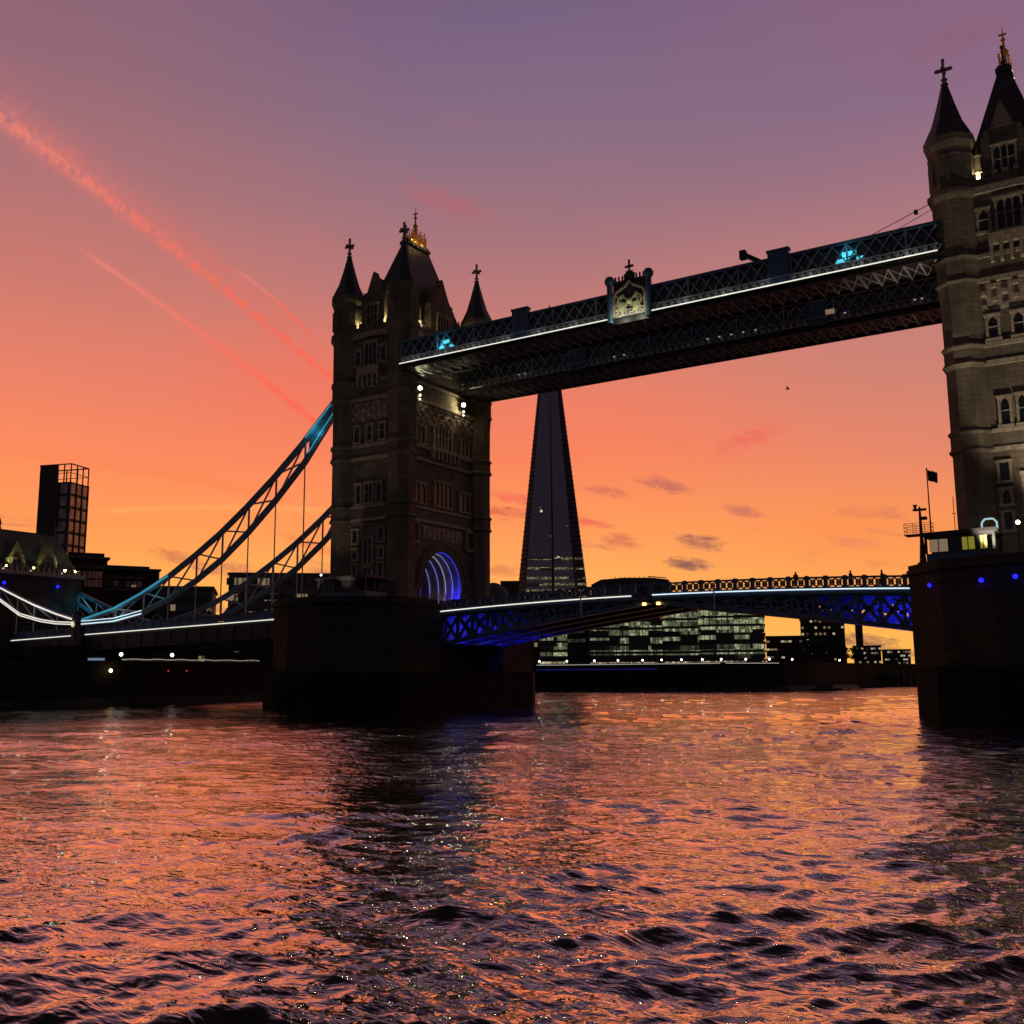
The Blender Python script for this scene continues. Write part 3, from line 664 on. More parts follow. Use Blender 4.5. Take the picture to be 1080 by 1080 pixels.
pierR = pier(SPAN, 'massive granite river pier at the right edge of the picture with blue lights')
for k, (px, py) in enumerate(((981,617),(1035,612),(1071,608))):
    d = ray(px, py)
    # where the line of sight meets the pier's nose
    t_ = ((-18.75, -22.1, -22.65)[k]-CAMP[1])/d.y; p = Vector(CAMP)+d*t_
    q = MB().ball((p.x, p.y-.1, p.z), .22, 8, 6).build('blue_lamp', 'led_blue', pierR)
    light(q, (p.x, p.y-.7, p.z), 3, (.05,.05,1), .2)

# high-level walkways
def zb(x): return 46.0
def walkway(Y0, Y1, face, lab, main):
    """Y0..Y1 depth; face = y of the side seen from the river"""
    root = thing('high_walkway', (SPAN/2, (Y0+Y1)/2, 45.8), lab, 'walkway', 'twin high-level walkways')
    x0, x1 = (6.6, 75.7) if main else (5.9, 76.4)
    MB().box(x0, x1, Y0+.3, Y1-.3, 45.85, 46.1).build('floor_plate', 'dark_steel', root)
    u = MB()
    k = x0+.5
    while k < x1: u.box(k-.1, k+.1, Y0+.25, Y1-.25, 45.62, 45.849); k += 1.55
    k = x0+.5
    while k < x1-1.6: u.bar((k, Y0+.4, 45.72), (k+1.55, Y1-.4, 45.72), .1); u.bar((k, Y1-.4, 45.7), (k+1.55, Y0+.4, 45.7), .1); k += 1.55
    u.build('floor_beams', 'white_steel', root)
    for y in (Y0, Y1):
        bc = MB().box(x0, x1, y-.16, y+.16, 45.55, 46.15).build('bottom_chord', 'dark_steel', root)
        MB().box(x0, x1, y-.13, y+.13, 49.25, 49.6).build('top_chord', 'blue_steel', root)
        sgn = -1 if y == Y0 else 1
        MB().box(x0, x1, min(y+sgn*.16, y+sgn*.42), max(y+sgn*.16, y+sgn*.42), 46.28, 46.36).box(x0, x1, min(y, y+sgn*.36), max(y, y+sgn*.36), 47.05, 47.15).build('cornice', 'white_steel', root)
        orn = MB(); k = x0+.2
        while k < x1-.4:
            orn.box(k, k+.42, y+sgn*.165-.04, y+sgn*.165+.04, 46.45, 46.95); orn.bar((k+.5, y+sgn*.2, 46.45), (k+.85, y+sgn*.2, 46.95), .08); k += .9
        orn.build('ornament_band', 'white_steel', root)
        # lattice: crossing flat bars
        la = MB(); n_ = 46; w_ = (x1-x0)/n_
        for i in range(n_):
            a = x0+i*w_; la.bar((a, y, 47.15), (a+w_, y, 49.25), .09, .16); la.bar((a, y+.06, 49.25), (a+w_, y+.06, 47.15), .09, .16)
            la.ball((a+w_/2, y+sgn*.08, 48.2), .14, 6, 4)
        for i in range(0, n_+1, 4): la.box(x0+i*w_-.09, x0+i*w_+.09, y-.1, y+.1, 46.1, 49.3)
        la.build('lattice', 'lattice_steel', root)
        inn = y+.35 if y == Y0 else y-.35
        MB().box(x0+.3, x1-.3, inn-.03, inn+.03, 46.4, 49.1).build('glazing', 'grey_glass', root)
    MB().prism([(Y0+.1, 49.6), (Y1-.1, 49.6), (Y1-.8, 50.0), (Y0+.8, 50.0)], 'x', x0, x1).build('roof', 'dark_steel', root)
    # panelled piers at the cantilever joints
    for xa, xb in ((24.7, 27.0), (58.2, 60.5)):
        for y in (Y0, Y1):
            pb = MB().box(xa, xb, y-.34, y+.34, 46.0, 50.1).box(xa-.12, xb+.12, y-.42, y+.42, 50.1, 50.35)
            pb.build('joint_panel', 'blue_steel', root)
    if main:
        for a_, b_ in ((x0, 38.4), (44.2, x1)):
            MB().box(a_, b_, Y0-.62, Y0-.16, 46.0, 46.15).build('strip_shield', 'dark_steel', root)  # ledge added so the strip's light goes up and the chord stays dark
        for a_, b_ in ((x0, 38.4), (44.2, x1)): MB().box(a_, b_, Y0-.56, Y0-.46, 46.151, 46.31).build('light_strip', 'led_white', root)
        for k in range(14):
            xx = 9+k*4.9
            if 37 < xx < 45: continue
            light(root, (xx, Y0-.95, 46.6), 4, (.95,.93,.85), .15)
    for xs, e, col_, mt_ in ((13.2, 26, (.1,.75,1), 'led_cyan'), (66.3, 30, (.1,.85,1), 'led_cyan')):
        if main:
            c = MB().box(xs-.9, xs+.6, Y0+.22, Y0+.27, 47.25, 47.8).box(xs-.2, xs+1.3, Y0+.22, Y0+.27, 48.0, 48.5).box(xs+1.3, xs+2.0, Y0+.22, Y0+.27, 47.3, 47.7).build('display_light', mt_, root)
            light(c, (xs, Y0+.2, 47.9), e, col_, .3)
            light(c, (xs+.5, Y0-.9, 48.6), e*.5, col_, .3)
    return root
wwN = walkway(-11.3, -6.2, -11.3, 'nearer high walkway with white light strip, emblem and lattice sides, joining the tower tops', True)
wwF = walkway(4.1, 9.6, 4.1, 'farther high walkway, dark lattice seen below and behind the lit one', False)
dots = MB()
for x in [31.5,33,45,46.6,48.2,49.8,51.4,16.2,17.2,62.5,70.5,71.3]:
    dots.box(x-.12, x+.12, 3.62, 3.66, 46.9, 47.02)
dots.build('window_lights', 'string_light', wwF)
MB().box(60.2, 61.3, 3.62, 3.66, 47.2, 47.8).build('window_lights', 'lit_dim', wwF)
for w__, x_, y_, e_ in ((wwN, 11.5, -9, 30), (wwN, 70.8, -9, 30), (wwF, 70.5, 6.4, 30), (wwF, 12, 6.8, 25)):
    light(w__, (x_, y_, 44.0), e_*.25, (1,.8,.48), .2, 'SPOT', (x_+(1.5 if x_ < 40 else -1.5), y_, 45.9), 110)

# emblem at mid span, on the near walkway
em = thing('gilded_emblem', (41.2, -11.6, 46.0), 'ornate lit arched coat-of-arms panel with cross on top, mid walkway', 'emblem')
for x in (38.75, 43.85):
    p_ = MB().lathe(x, -11.7, [(45.7,.42),(46.3,.36),(50.4,.36),(50.6,.5),(50.8,.62),(51.2,.62),(51.5,.42),(51.6,.2)]).build('post', 'blue_steel', em)
MB().box(39.1, 43.5, -11.5, -11.35, 46.2, 50.9).build('back_plate', 'dark_steel', em)
cren = MB()
for k in range(9):
    x = 39.45+k*.46
    if 40.7 < x < 41.9: continue
    cren.box(x-.08, x+.08, -11.6, -11.4, 50.9, 51.3).ball((x, -11.5, 51.36), .12, 6, 4)
cren.box(40.6, 42.0, -11.6, -11.4, 50.9, 51.6).box(40.85, 41.75, -11.6, -11.4, 51.6, 51.9)
cren.build('crest_rail', 'dark_steel', em)
cx_ = MB().box(41.2, 41.4, -11.6, -11.4, 51.9, 53.2).box(40.85, 41.75, -11.6, -11.4, 52.35, 52.6).ball((41.3, -11.5, 53.2), .15).ball((40.85, -11.5, 52.47), .16).ball((41.75, -11.5, 52.47), .16)
cx_.build('cross', 'dark_steel', em)
ar = [(39.25, 48.8), (39.5, 49.4), (40.2, 49.75), (40.8, 50.1), (41.25, 50.6), (41.7, 50.1), (42.3, 49.75), (43.05, 49.4), (43.3, 48.8)]
fr_ = MB().path([(a, -11.62, b) for a, b in ar], .24, .24)
fr_.bar((39.25, -11.62, 46.4), (39.25, -11.62, 48.9), .3).bar((43.3, -11.62, 46.4), (43.3, -11.62, 48.9), .3).bar((39.2, -11.62, 46.4), (43.3, -11.62, 46.4), .2)
fr_.build('arch_frame', 'pale_stone', em)
sh = MB()
for k, cx2 in enumerate((40.3, 42.2)):
    sh.prism([(cx2-.45, 47.9), (cx2-.45, 47.2), (cx2, 46.7), (cx2+.45, 47.2), (cx2+.45, 47.9)], 'y', -11.7, -11.5)
for k in range(70):
    a = random.uniform(0, 6.28); x = 41.28+random.choice((-1, 1))*random.uniform(.25, 1.75); z = random.uniform(46.6, 48.9 if abs(x-41.28) > .6 else 48.0)
    sh.bar((x, -11.6, z), (x+.34*math.cos(a), -11.72, z+.34*math.sin(a)), .12)
for s_ in (-1, 1): sh.path([(41.28+s_*.3, -11.68, 48.3), (41.28+s_*1.0, -11.68, 48.9), (41.28+s_*1.5, -11.68, 48.5), (41.28+s_*1.6, -11.68, 47.6)], .16)
sh.ball((41.28, -11.6, 48.1), .42, 8, 6)
mat('lit_carving', (.5,.5,.3), .6)
sh.build('carving', 'lit_carving', em)
light(em, (40.2, -12.7, 46.1), 85, (1,.95,.72), .1); light(em, (42.4, -12.7, 46.1), 85, (1,.95,.72), .1)

# maintenance cradle arm and cables on the walkway roof
cr_ = thing('cradle_arm', (55.6, -9.6, 49.95), 'small tilted maintenance arm on the roof of the lit walkway', 'maintenance gear')
MB().bar((56.9, -9.6, 50.0), (54.9, -9.6, 51.4), .55, .5).build('arm', 'dark_cladding', cr_)
MB().box(54.4, 55.1, -9.95, -9.25, 50.9, 51.9).build('head', 'brown_brick', cr_)
cb_ = MB().bar((68.5, -10, 50.0), (75.0, -9.6, 52.3), .06).bar((71, -9.8, 50.0), (75.0, -9.4, 51.7), .05).box(73.4, 73.75, -9.9, -9.5, 51.5, 51.9)
tag(cb_.build('stay_cable', 'dark_steel'), 'thin dark stay wires rising from walkway roof to right tower', 'cable')

# bascule leaves
def deckz(x):
    d = abs(x-SPAN/2)/30.5; return 13.3-.75*d*d
def botz(x):
    t_ = max(0, 1-abs(x-SPAN/2)/30.5); return 7.95+4.35*t_**.85
def leaf(s_, lab):
    xa, xb = (10.7, 40.95) if s_ < 0 else (SPAN-10.7, SPAN-40.95)
    root = thing('bascule_leaf', (xa, 0, 8), lab, 'bridge deck', 'two raising halves of the road deck')
    N = 13; X = [xa+(xb-xa)*i/N for i in range(N+1)]
    dk = MB()
    for a, b in zip(X[:-1], X[1:]):
        z0, z1 = deckz(a), deckz(b)
        q = [(a,-7.2,z0-.45),(a,7.2,z0-.45),(a,7.2,z0-.05),(a,-7.2,z0-.05)]; q2 = [(b,y,z+(z1-z0)) for _, y, z in q]
        dk.frustum(q, q2)
    dk.build('road_deck', 'asphalt', root)
    for gi, y in enumerate((-7.0, -2.6, 2.6, 7.0)):
        g = MB(); g.path([(x, y, deckz(x)-.55) for x in X], .35, .3); g.path([(x, y, botz(x)+.25) for x in X], .55, .5)
        for i, x in enumerate(X):
            if deckz(x)-botz(x) > 1.2: g.bar((x, y, botz(x)+.2), (x, y, deckz(x)-.6), .3, .45)
        for i in range(N):
            a, b = X[i], X[i+1]; h_ = deckz(a)-botz(a)
            if h_ < 1.4: 
                g.add([(a,y-.06,botz(a)+.3),(b,y-.06,botz(b)+.3),(b,y-.06,deckz(b)-.6),(a,y-.06,deckz(a)-.6)], [(0,1,2,3)]); continue
            g.bar((a, y, deckz(a)-.7), (b, y, botz(b)+.35), .22, .42)
            g.bar((a, y, botz(a)+.35), (b, y, deckz(b)-.7), .22, .34)
        g.build('girder', 'blue_steel', root)
    cg = MB()
    for i, x in enumerate(X[:-1]):
        cg.box(min(x-.12,x+.12), x+.12, -6.8, 6.8, botz(x)+.32, botz(x)+.62)
        cg.box(x-.1, x+.1, -6.8, 6.8, deckz(x)-1.0, deckz(x)-.5)
    for i in range(0, N-1):
        a, b = X[i], X[i+1]; cg.bar((a, -6.8, botz(a)+.45), (b, 6.8, botz(b)+.45), .16); cg.bar((a, 6.8, botz(a)+.4), (b, -6.8, botz(b)+.4), .16)
    cg.build('cross_bracing', 'white_steel', root)
    for y in (-7.5, 7.5):
        fa = MB(); fa.path([(x, y, deckz(x)-.28) for x in X], .3, .42); fa.build('fascia', 'blue_steel', root)
        if y < 0:
            MB().path([(x, y-.2, deckz(x)+.02) for x in X[:(N if s_ < 0 else N+1)]], .1, .13).build('light_strip', 'led_white' if s_ < 0 else 'led_cool', root)
        # parapet: rails, posts and panels with interlaced circles
        p = MB(); p.path([(x, y, deckz(x)+.2) for x in X], .22, .16); p.path([(x, y, deckz(x)+1.28) for x in X], .26, .2)
        npan = 15; 
        for i in range(npan+1):
            x = xa+(xb-xa)*i/npan; p.box(x-.2, x+.2, y-.2, y+.2, deckz(x)+.05, deckz(x)+1.48)
        for i in range(npan):
            a = xa+(xb-xa)*(i+.1)/npan; b = xa+(xb-xa)*(i+.9)/npan
            for j in range(2):
                c = a+(b-a)*(.27+.46*j); z = deckz(c)+.74; w_ = abs(b-a)*.23
                p.bar((c-w_, y, z-.46), (c+w_, y, z+.46), .12, .15); p.bar((c-w_, y, z+.46), (c+w_, y, z-.46), .12, .15)
                p.path([(c+w_*.62*math.cos(6.283*k/8), y, z+.3*math.sin(6.283*k/8)) for k in range(9)], .12, .15)
        p.build('parapet', 'blue_steel', root)
    # blue light on the root of the leaf and its fittings
    sg = 1 if s_ < 0 else -1
    for k, (dx, e) in enumerate(((3.2, 150), (6.5, 90), (10.5, 14))):
        for y in (-5.9, -1.6, 3.6):
            xx = xa+sg*dx; zz = (deckz(xx)+botz(xx))/2
            f = MB().box(xx-.2, xx+.2, y-.45, y-.35, zz-.2, zz+.2).bar((xx, y-.4, zz), (xx, y-.4, deckz(xx)-.5), .08).build('under_light', 'dark_steel', root)
            light(f, (xx, y-.2, zz), e*(2.0 if s_ < 0 else 4.5), (.03,.03,1), .25, 'SPOT', (xx-sg*1.5, y+4, zz-.3), 155)
    for y in (-4.5, 0, 4.5):
        light(root, (xa+sg*3.5, y, 10.6), 200, (.03,.03,1), .3, 'SPOT', (xa, y, 10.4), 130)
    # dangling service post
    xp = 31.9 if s_ < 0 else 49.0
    MB().bar((xp, -7.75, deckz(xp)-1.9), (xp, -7.75, deckz(xp)+.7), .16).build('service_post', 'white_steel', root)
    xn = SPAN/2+s_*.9
    MB().box(xn-.16, xn+.16, -7.75, -7.4, 12.15, 12.45).build('navigation_light', 'lamp_orange', root)
    MB().box(xn-.5, xn+.5, -7.62, -7.3, 12.45, 14.7).build('nose_box', 'dark_steel', root)
    return root
leafL = leaf(-1, 'left bascule half of the road deck, blue lit where it leaves the left pier')
leafR = leaf(1, 'right bascule half of the road deck, blue lit lattice girders beside the right pier')
# a glossy backing seen through the near root bays
for s_, r_ in ((-1, leafL), (1, leafR)):
    xa = 10.9 if s_ < 0 else SPAN-10.9; xb = xa + (-s_)*.25
    MB().box(min(xa,xb), max(xa,xb), -6.7, 6.7, 8.4, 12.2).build('tail_plate', 'white_steel', r_)

# side span deck on the left
def sz(x): return 13.05-.0235*abs(x)
sroot = thing('side_span_deck', (-50, 0, 9), 'long side span deck with white light strip running from left pier to shore', 'bridge deck')
XS = [-10.7-i*(79.2/22) for i in range(23)]
d_ = MB()
for a, b in zip(XS[:-1], XS[1:]):
    q = [(a,-7.2,sz(a)-.5),(a,7.2,sz(a)-.5),(a,7.2,sz(a)-.05),(a,-7.2,sz(a)-.05)]; q2 = [(b,y,z+sz(b)-sz(a)) for _, y, z in q]; d_.frustum(q, q2)
d_.build('road_deck', 'asphalt', sroot)
for y in (-7.3, 7.3):
    g = MB(); g.path([(x, y, sz(x)-.3) for x in XS], .35, .45)
    for a, b in zip(XS[:-1], XS[1:]): g.box(b, a, y-.08, y+.08, sz(a)-2.5, sz(a)-.4); 
    for a in XS: g.box(a-.12, a+.12, y-.2, y+.2, sz(a)-2.6, sz(a)-.4)
    g.path([(x, y, sz(x)-2.6) for x in XS], .6, .2)
    g.build('girder', 'dark_steel', sroot)
    p = MB(); p.path([(x, y-.1, sz(x)+1.28) for x in XS], .28, .2); p.path([(x, y-.1, sz(x)+.22) for x in XS], .24, .2)
    np_ = 36
    for i in range(np_+1):
        x = -10.9-78*i/np_; p.box(x-.2, x+.2, y-.32, y+.12, sz(x)+.05, sz(x)+1.5)
        if i < np_: p.box(x-1.8, x-.4, y-.16, y-.04, sz(x)+.35, sz(x)+1.15)
    p.build('parapet', 'blue_steel', sroot)
    if y < 0:
        MB().path([(x, y-.34, sz(x)+.0) for x in XS if x > -66], .1, .13).build('light_strip', 'led_white', sroot); MB().path([(x, y-.34, sz(x)+.0) for x in XS if x < -67], .1, .13).build('light_strip', 'led_white', sroot)
cb2 = MB()
for a in XS: cb2.box(a-.1, a+.1, -7.0, 7.0, sz(a)-1.6, sz(a)-.5)
cb2.build('cross_beams', 'dark_steel', sroot)

# suspension chains (stiffened crescent trusses)
UP = [(-6.4,45.6),(-9.0,43.3),(-14.6,38.3),(-20.2,33.9),(-25.7,30.0),(-31.3,26.4),(-36.9,23.3),(-42.9,20.3),(-49.5,17.7),(-56,15.6),(-64.6,13.95)]
LO = [(-6.4,44.4),(-8.2,42.2),(-13.9,35.6),(-19.7,30.4),(-25.3,26.0),(-30.9,22.2),(-36.6,19.2),(-43.0,16.5),(-49,14.7),(-56,13.7),(-64.6,13.5)]
def chain(y, lab, near):
    root = thing('suspension_chain', (-36, y, 13), lab, 'suspension chain', 'long crescent truss chains')
    def seg(P, i0, i1, name, mt_, w=.55, h=.8, dz=0, dy=0):
        return MB().path([(a, y+dy, b+dz) for a, b in P[i0:i1+1]], w, h).build(name, mt_, root)
    seg(UP, 0, 10, 'upper_chord', 'white_steel'); seg(LO, 0, 10, 'lower_chord', 'white_steel')
    # side flanges painted blue
    for P, nm in ((UP, 'chord_plate'), (LO, 'chord_plate')):
        MB().path([(a, y-.31, b) for a, b in P], .06, .45).path([(a, y+.31, b) for a, b in P], .06, .45).build(nm, 'teal_steel', root)
    if near:
        MB().path([(a, y-.37, b+.05) for a, b in UP[7:]], .06, .32).build('chord_light', 'led_teal', root)
        MB().path([(a, y-.37, b-.2) for a, b in LO[8:]], .06, .16).path([(a, y-.37, b+.3) for a, b in LO[8:]], .06, .12).build('chord_light', 'led_cool', root)
        MB().path([(a, y-.37, b) for a, b in (UP[0], UP[1], (-13.6,39.2))], .06, .2).path([(a, y-.37, b) for a, b in (LO[0], LO[1], (-13,36.8))], .06, .16).build('chord_light', 'led_teal', root)
        light(root, (-11.5, y-1.4, 39.8), 50, (.15,.75,1), .4); light(root, (-55, y-1.6, 14.6), 35, (.6,.9,1), .4); light(root, (-46, y-1.6, 17.5), 28, (.1,.7,.9), .4)
    else:
        light(root, (-88, y-1, 19.0), 30, (.1,.7,.9), .4)
    MB().frustum([(-6.4,y-.2,45.6),(-6.4,y+.2,45.6),(-6.4,y+.2,44.4),(-6.4,y-.2,44.4)], [(-13.0,y-.2,39.4),(-13.0,y+.2,39.4),(-13.0,y+.2,37.0),(-13.0,y-.2,37.0)]).build('end_plate', 'teal_steel', root)
    for i in range(2, 10):
        u, l = UP[i], LO[i]
        def up_at(x): return np.interp(-x, [-a for a, _ in UP], [b for _, b in UP])
        def lo_at(x): return np.interp(-x, [-a for a, _ in LO], [b for _, b in LO])
        xx = l[0]
        MB().bar((xx, y, lo_at(xx)), (xx, y, up_at(xx)), .22, .22).build('strut', 'white_steel', root)
        if i < 9:
            xn = LO[i+1][0]
            dg = MB(); dg.bar((xx, y+.1, up_at(xx)), (xn, y+.1, lo_at(xn)), .16, .24); dg.bar((xx, y-.1, lo_at(xx)), (xn, y-.1, up_at(xn)), .16, .24); dg.build('diagonal', 'white_steel', root)
        z1 = sz(xx)+1.2
        if lo_at(xx) > z1+.5: MB().bar((xx, y, z1), (xx, y, lo_at(xx)), .13, .13).build('hanger', 'white_steel', root)
    return root
chain(-8.2, 'long pale crescent chain truss rising to the left tower, the near and higher one', True)
chain(8.2, 'long crescent truss chain on the far side of the deck, lower in the picture', False)
US = [(-67.4,14.25),(-72,15.3),(-78.8,17.2),(-84,18.9),(-89.9,20.9)]; LS = [(-67.4,13.5),(-72,13.75),(-76.4,14.3),(-82.8,15.6),(-89.9,18.8)]
def schain(y, lab, near):
    root = thing('short_chain', (-78, y, 13), lab, 'suspension chain', 'short shoreward chains')
    MB().path([(a, y, b) for a, b in US], .5, .6).build('upper_chord', 'white_steel' if near else 'teal_steel', root)
    MB().path([(a, y, b) for a, b in LS], .5, .6).build('lower_chord', 'white_steel' if near else 'teal_steel', root)
    if near:
        MB().path([(a, y-.3, b) for a, b in US], .06, .2).build('chord_light', 'led_white', root)
        MB().path([(a, y-.3, b-.16) for a, b in LS], .06, .14).path([(a, y-.3, b+.2) for a, b in LS], .06, .14).build('chord_light', 'led_white', root)
        light(root, (-78, y-1.5, 16), 22, (.95,.95,1), .4)
    else: light(root, (-86, y-1.2, 18.0), 40, (.1,.75,1), .4)
    for i in range(1, 5):
        x = US[i][0]; zl = float(np.interp(-x, [-a for a, _ in LS], [b for _, b in LS])); zu = float(np.interp(-x, [-a for a, _ in US], [b for _, b in US]))
        xm = US[i-1][0]; zlm = float(np.interp(-xm, [-a for a, _ in LS], [b for _, b in LS]))
        MB().bar((x, y, zl), (x, y, zu), .2).build('strut', 'white_steel', root)
        MB().bar((xm, y, zlm), (x, y, zu), .16, .22).build('diagonal', 'white_steel', root)
        MB().bar((x, y, sz(x)+1.2), (x, y, zl), .13).build('hanger', 'white_steel', root)
schain(-8.2, 'short brightly lit chain truss at the left edge of the picture', True)
schain(8.2, 'short teal chain truss on the far side of the deck near the shore', False)
for y, lab in ((-8.2, 'dark chain link housing with white lamp, on near side of deck'), (8.2, 'dark chain link housing on the far side of the deck, half hidden')):
    lk = thing('chain_link', (-66, y, 11), lab, 'chain joint', 'joints between the chains')
    MB().lathe(-66, y, [(10.2,.75),(13.2,.75),(13.6,1.0),(15.0,.95),(15.5,.5),(15.6,.1)], 10).build('housing', 'dark_steel', lk)
    MB().box(-66.9, -65.1, y-.6, y+.6, 9.6, 11.6).build('bearing', 'dark_steel', lk)
    if y < 0:
        MB().ball((-66, y-1.0, 13.3), .42, 8, 6, .7, 1.2).build('lamp_glass', 'lamp_soft', lk); light(lk, (-66, y-1.9, 13.8), 8, (1,.9,.7), .3)

# abutment tower on the south shore
ab = thing('abutment_tower', (-95, 0, 6.3), 'stone gatehouse with steep roof lit yellow-green at the left edge', 'gatehouse')
bd = MB()
polyA = [(-9, 24), (-9, 2), (9, 2), (9, 24)]
bd.prism(polyA, 'x', -100, -90); bd.build('wall', 'granite', ab)
MB().prism([(-5.5, 11), (-5.5, 15)] + [(5.5*math.cos(math.pi-math.pi*k/10), 15+4.5*math.sin(math.pi*k/10)) for k in range(1, 10)] + [(5.5, 15), (5.5, 11)], 'x', -90.1, -89.95).build('gateway_shade', 'dark_cladding', ab)  # dark sheet on the solid wall, standing in for the shade of the gateway
MB().box(-100.4, -89.6, -9.4, 9.4, 23.6, 24.3).build('string_course', 'pale_stone', ab)
rf = MB().frustum([(-99.6,-8.6,24.3),(-90.4,-8.6,24.3),(-90.4,8.6,24.3),(-99.6,8.6,24.3)], [(-95.4,-6.0,32.2),(-94.6,-6.0,32.2),(-94.6,5.6,32.2),(-95.4,5.6,32.2)]).build('roof', 'slate', ab)
MB().box(-95.15,-94.85,-6,5.6,32.2,32.5).lathe(-95, 5.6, [(32.3,.3),(33.2,.1),(33.5,.25),(34.6,.05)]).lathe(-95, -6, [(32.3,.3),(33.2,.1),(33.5,.25),(34.6,.05)]).build('ridge_cresting', 'dark_steel', rf)
for y in (-5.2, 1.6):
    gb = MB().prism([(y-1.7, 24.3), (y-1.7, 26.6), (y, 30.0), (y+1.7, 26.6), (y+1.7, 24.3)], 'x', -94, -90.2).build('gable', 'tower_stone', ab)
    window(gb, '+x', y, 25, 26.6, .8, 2, 1, True, -90.2, .1)
for y, e in ((-7.6, 120), (-2.0, 150), (4.6, 150), (7.0, 110)):
    f = MB().box(-90.3, -89.9, y-.2, y+.2, 24.32, 24.6).build('floodlight', 'lamp_soft', ab)
    light(f, (-89.2, y, 24.8), e*4, (.85,.95,.35), .15, 'SPOT', (-93.4, y, 31), 110)
for y in (-7.6, 3.4):
    f = MB().ball((-89.7, y, 21.8), .32).build('blue_lamp', 'led_blue', ab); light(f, (-89.1, y, 21.6), 10, (.05,.05,1), .2)
pr = MB(); k = -8.8
while k < 9: pr.box(-90.0, -89.6, k, k+.55, 24.3, 25.2); k += 1.1
pr.build('parapet', 'pale_stone', ab)
tag(MB().box(-92, -86.5, -9.5, 9.5, 6.3, 10.2).box(-100, -86.2, -10, -7.6, 6.3, 12.4).build('abutment', 'quay_stone'), 'dark stone abutment carrying the deck end at the shore', 'abutment')
# shore pier below the side span at the left
tag(MB().box(-72, -60, -24, -14, -1, 5.2).box(-72.3, -59.7, -24.3, -13.7, 5.2, 5.6).box(-74, -66, -12, 12, 6.3, 9.7).build('landing_stage', 'quay_stone'), 'dark stone landing stage below the side span at the left', 'quay')

# ------------------------------------------------------------------ control cabins, mast, flag, lamps on the piers
def cabin(x0, x1, y0, y1, lab, panes):
    root = thing('control_cabin', ((x0+x1)/2, (y0+y1)/2, 13.6), lab, 'cabin', 'bridge control cabins on the piers')
    MB().box(x0, x1, y0, y1, 13.6, 15.0).build('base_wall', 'blue_steel', root)
    for y_ in (y0, y1-.12):
        fm = MB()
        for x in (x0, x0+(x1-x0)*.35, x0+(x1-x0)*.52, x0+(x1-x0)*.78, x1): fm.box(x-.12, x+.12, y_-.03, y_+.15, 15.0, 16.7)
        fm.box(x0-.1, x1+.1, y_, y_+.1, 16.45, 16.7).build('wall_frame', 'dark_steel', root)
    MB().box(x0+.3, x1-.3, (y0+y1)/2, (y0+y1)/2+.2, 15.0, 16.7).build('inner_wall', 'dark_cladding', root)
    MB().prism([(x0-.35, 16.7), (x1+.35, 16.7), (x1+.25, 17.05), (x0-.25, 16.95)], 'y', y0-.4, y1+.4).build('roof', 'dark_cladding', root)
    for a, b, z0, z1, mt_ in panes:
        w = MB().box(x0+(x1-x0)*a, x0+(x1-x0)*b, y0+.02, y0+.08, z0, z1).build('window', mt_, root)
        MB().box(x0+(x1-x0)*(a+b)/2-.04, x0+(x1-x0)*(a+b)/2+.04, y0-.02, y0+.02, z0, z1).build('mullion', 'dark_steel', w)
    return root
cabR = cabin(73.6, 79.4, -17.2, -13.0, 'dark control cabin with yellow lit windows on the right pier', [(.05,.33,15.15,16.3,'lit_dim'), (.53,.72,15.2,16.35,'lit_yellow'), (.80,.90,15.2,16.4,'lit_yellow'), (.36,.5,15.1,16.4,'dark_glass')])
cabL = cabin(-2.4, 5.6, -17.0, -12.6, 'unlit dark control cabin on the left pier', [(.05,.33,15.15,16.3,'dark_glass'), (.54,.76,15.2,16.35,'dark_glass')])
MB().path([(78.0, -13.4, 17.05), (78.0, -13.4, 18.0), (78.3, -13.4, 18.35), (79.0, -13.4, 18.35), (79.3, -13.4, 18.0), (79.3, -13.4, 17.0)], .16, .16).build('arched_light', 'led_pale2', cabR)
ms = thing('signal_mast', (72.9, -15.2, 13.6), 'dark radar mast with railed platform on the right pier corner', 'mast')
MB().lathe(72.9, -15.2, [(13.6,.55),(14.4,.5),(14.5,.32),(16.8,.16),(19.0,.12),(19.8,.08)]).build('pole', 'dark_steel', ms)
MB().box(71.5, 73.9, -15.9, -14.5, 17.0, 17.12).build('platform', 'dark_steel', ms)
rl_ = MB()
for z in (17.45, 17.8, 18.15): rl_.path([(71.5,-15.9,z),(73.9,-15.9,z),(73.9,-14.5,z),(71.5,-14.5,z),(71.5,-15.9,z)], .04)
for x in (71.5, 72.3, 73.1, 73.9): rl_.bar((x,-15.9,17.1),(x,-15.9,18.15),.04).bar((x,-14.5,17.1),(x,-14.5,18.15),.04)
rl_.build('railing', 'dark_steel', ms)
MB().box(72.3, 73.5, -15.35, -15.05, 19.4, 19.6).lathe(72.5, -15.2, [(19.6,.1),(20.0,.22)]).box(73.0, 73.5, -15.4, -15.0, 18.5, 18.8).build('radar_scanner', 'dark_steel', ms)
fg = thing('flagpole', (73.75, -15.0, 13.6), 'tall thin flagpole flying a small dark flag beside the radar mast', 'flagpole')
MB().lathe(73.75, -15, [(13.6,.09),(23.3,.05),(23.4,.1),(23.5,.04)]).build('pole', 'dark_steel', fg)
v_ = []; f_ = []
for i in range(9):
    for j in range(5): v_.append((73.8+i*.11, -15+.09*math.sin(i*1.1+j*.3), 23.3-j*.26-.04*i+.03*math.sin(i*1.7)))
for i in range(8):
    for j in range(4): f_.append((i*5+j, i*5+j+1, (i+1)*5+j+1, (i+1)*5+j))
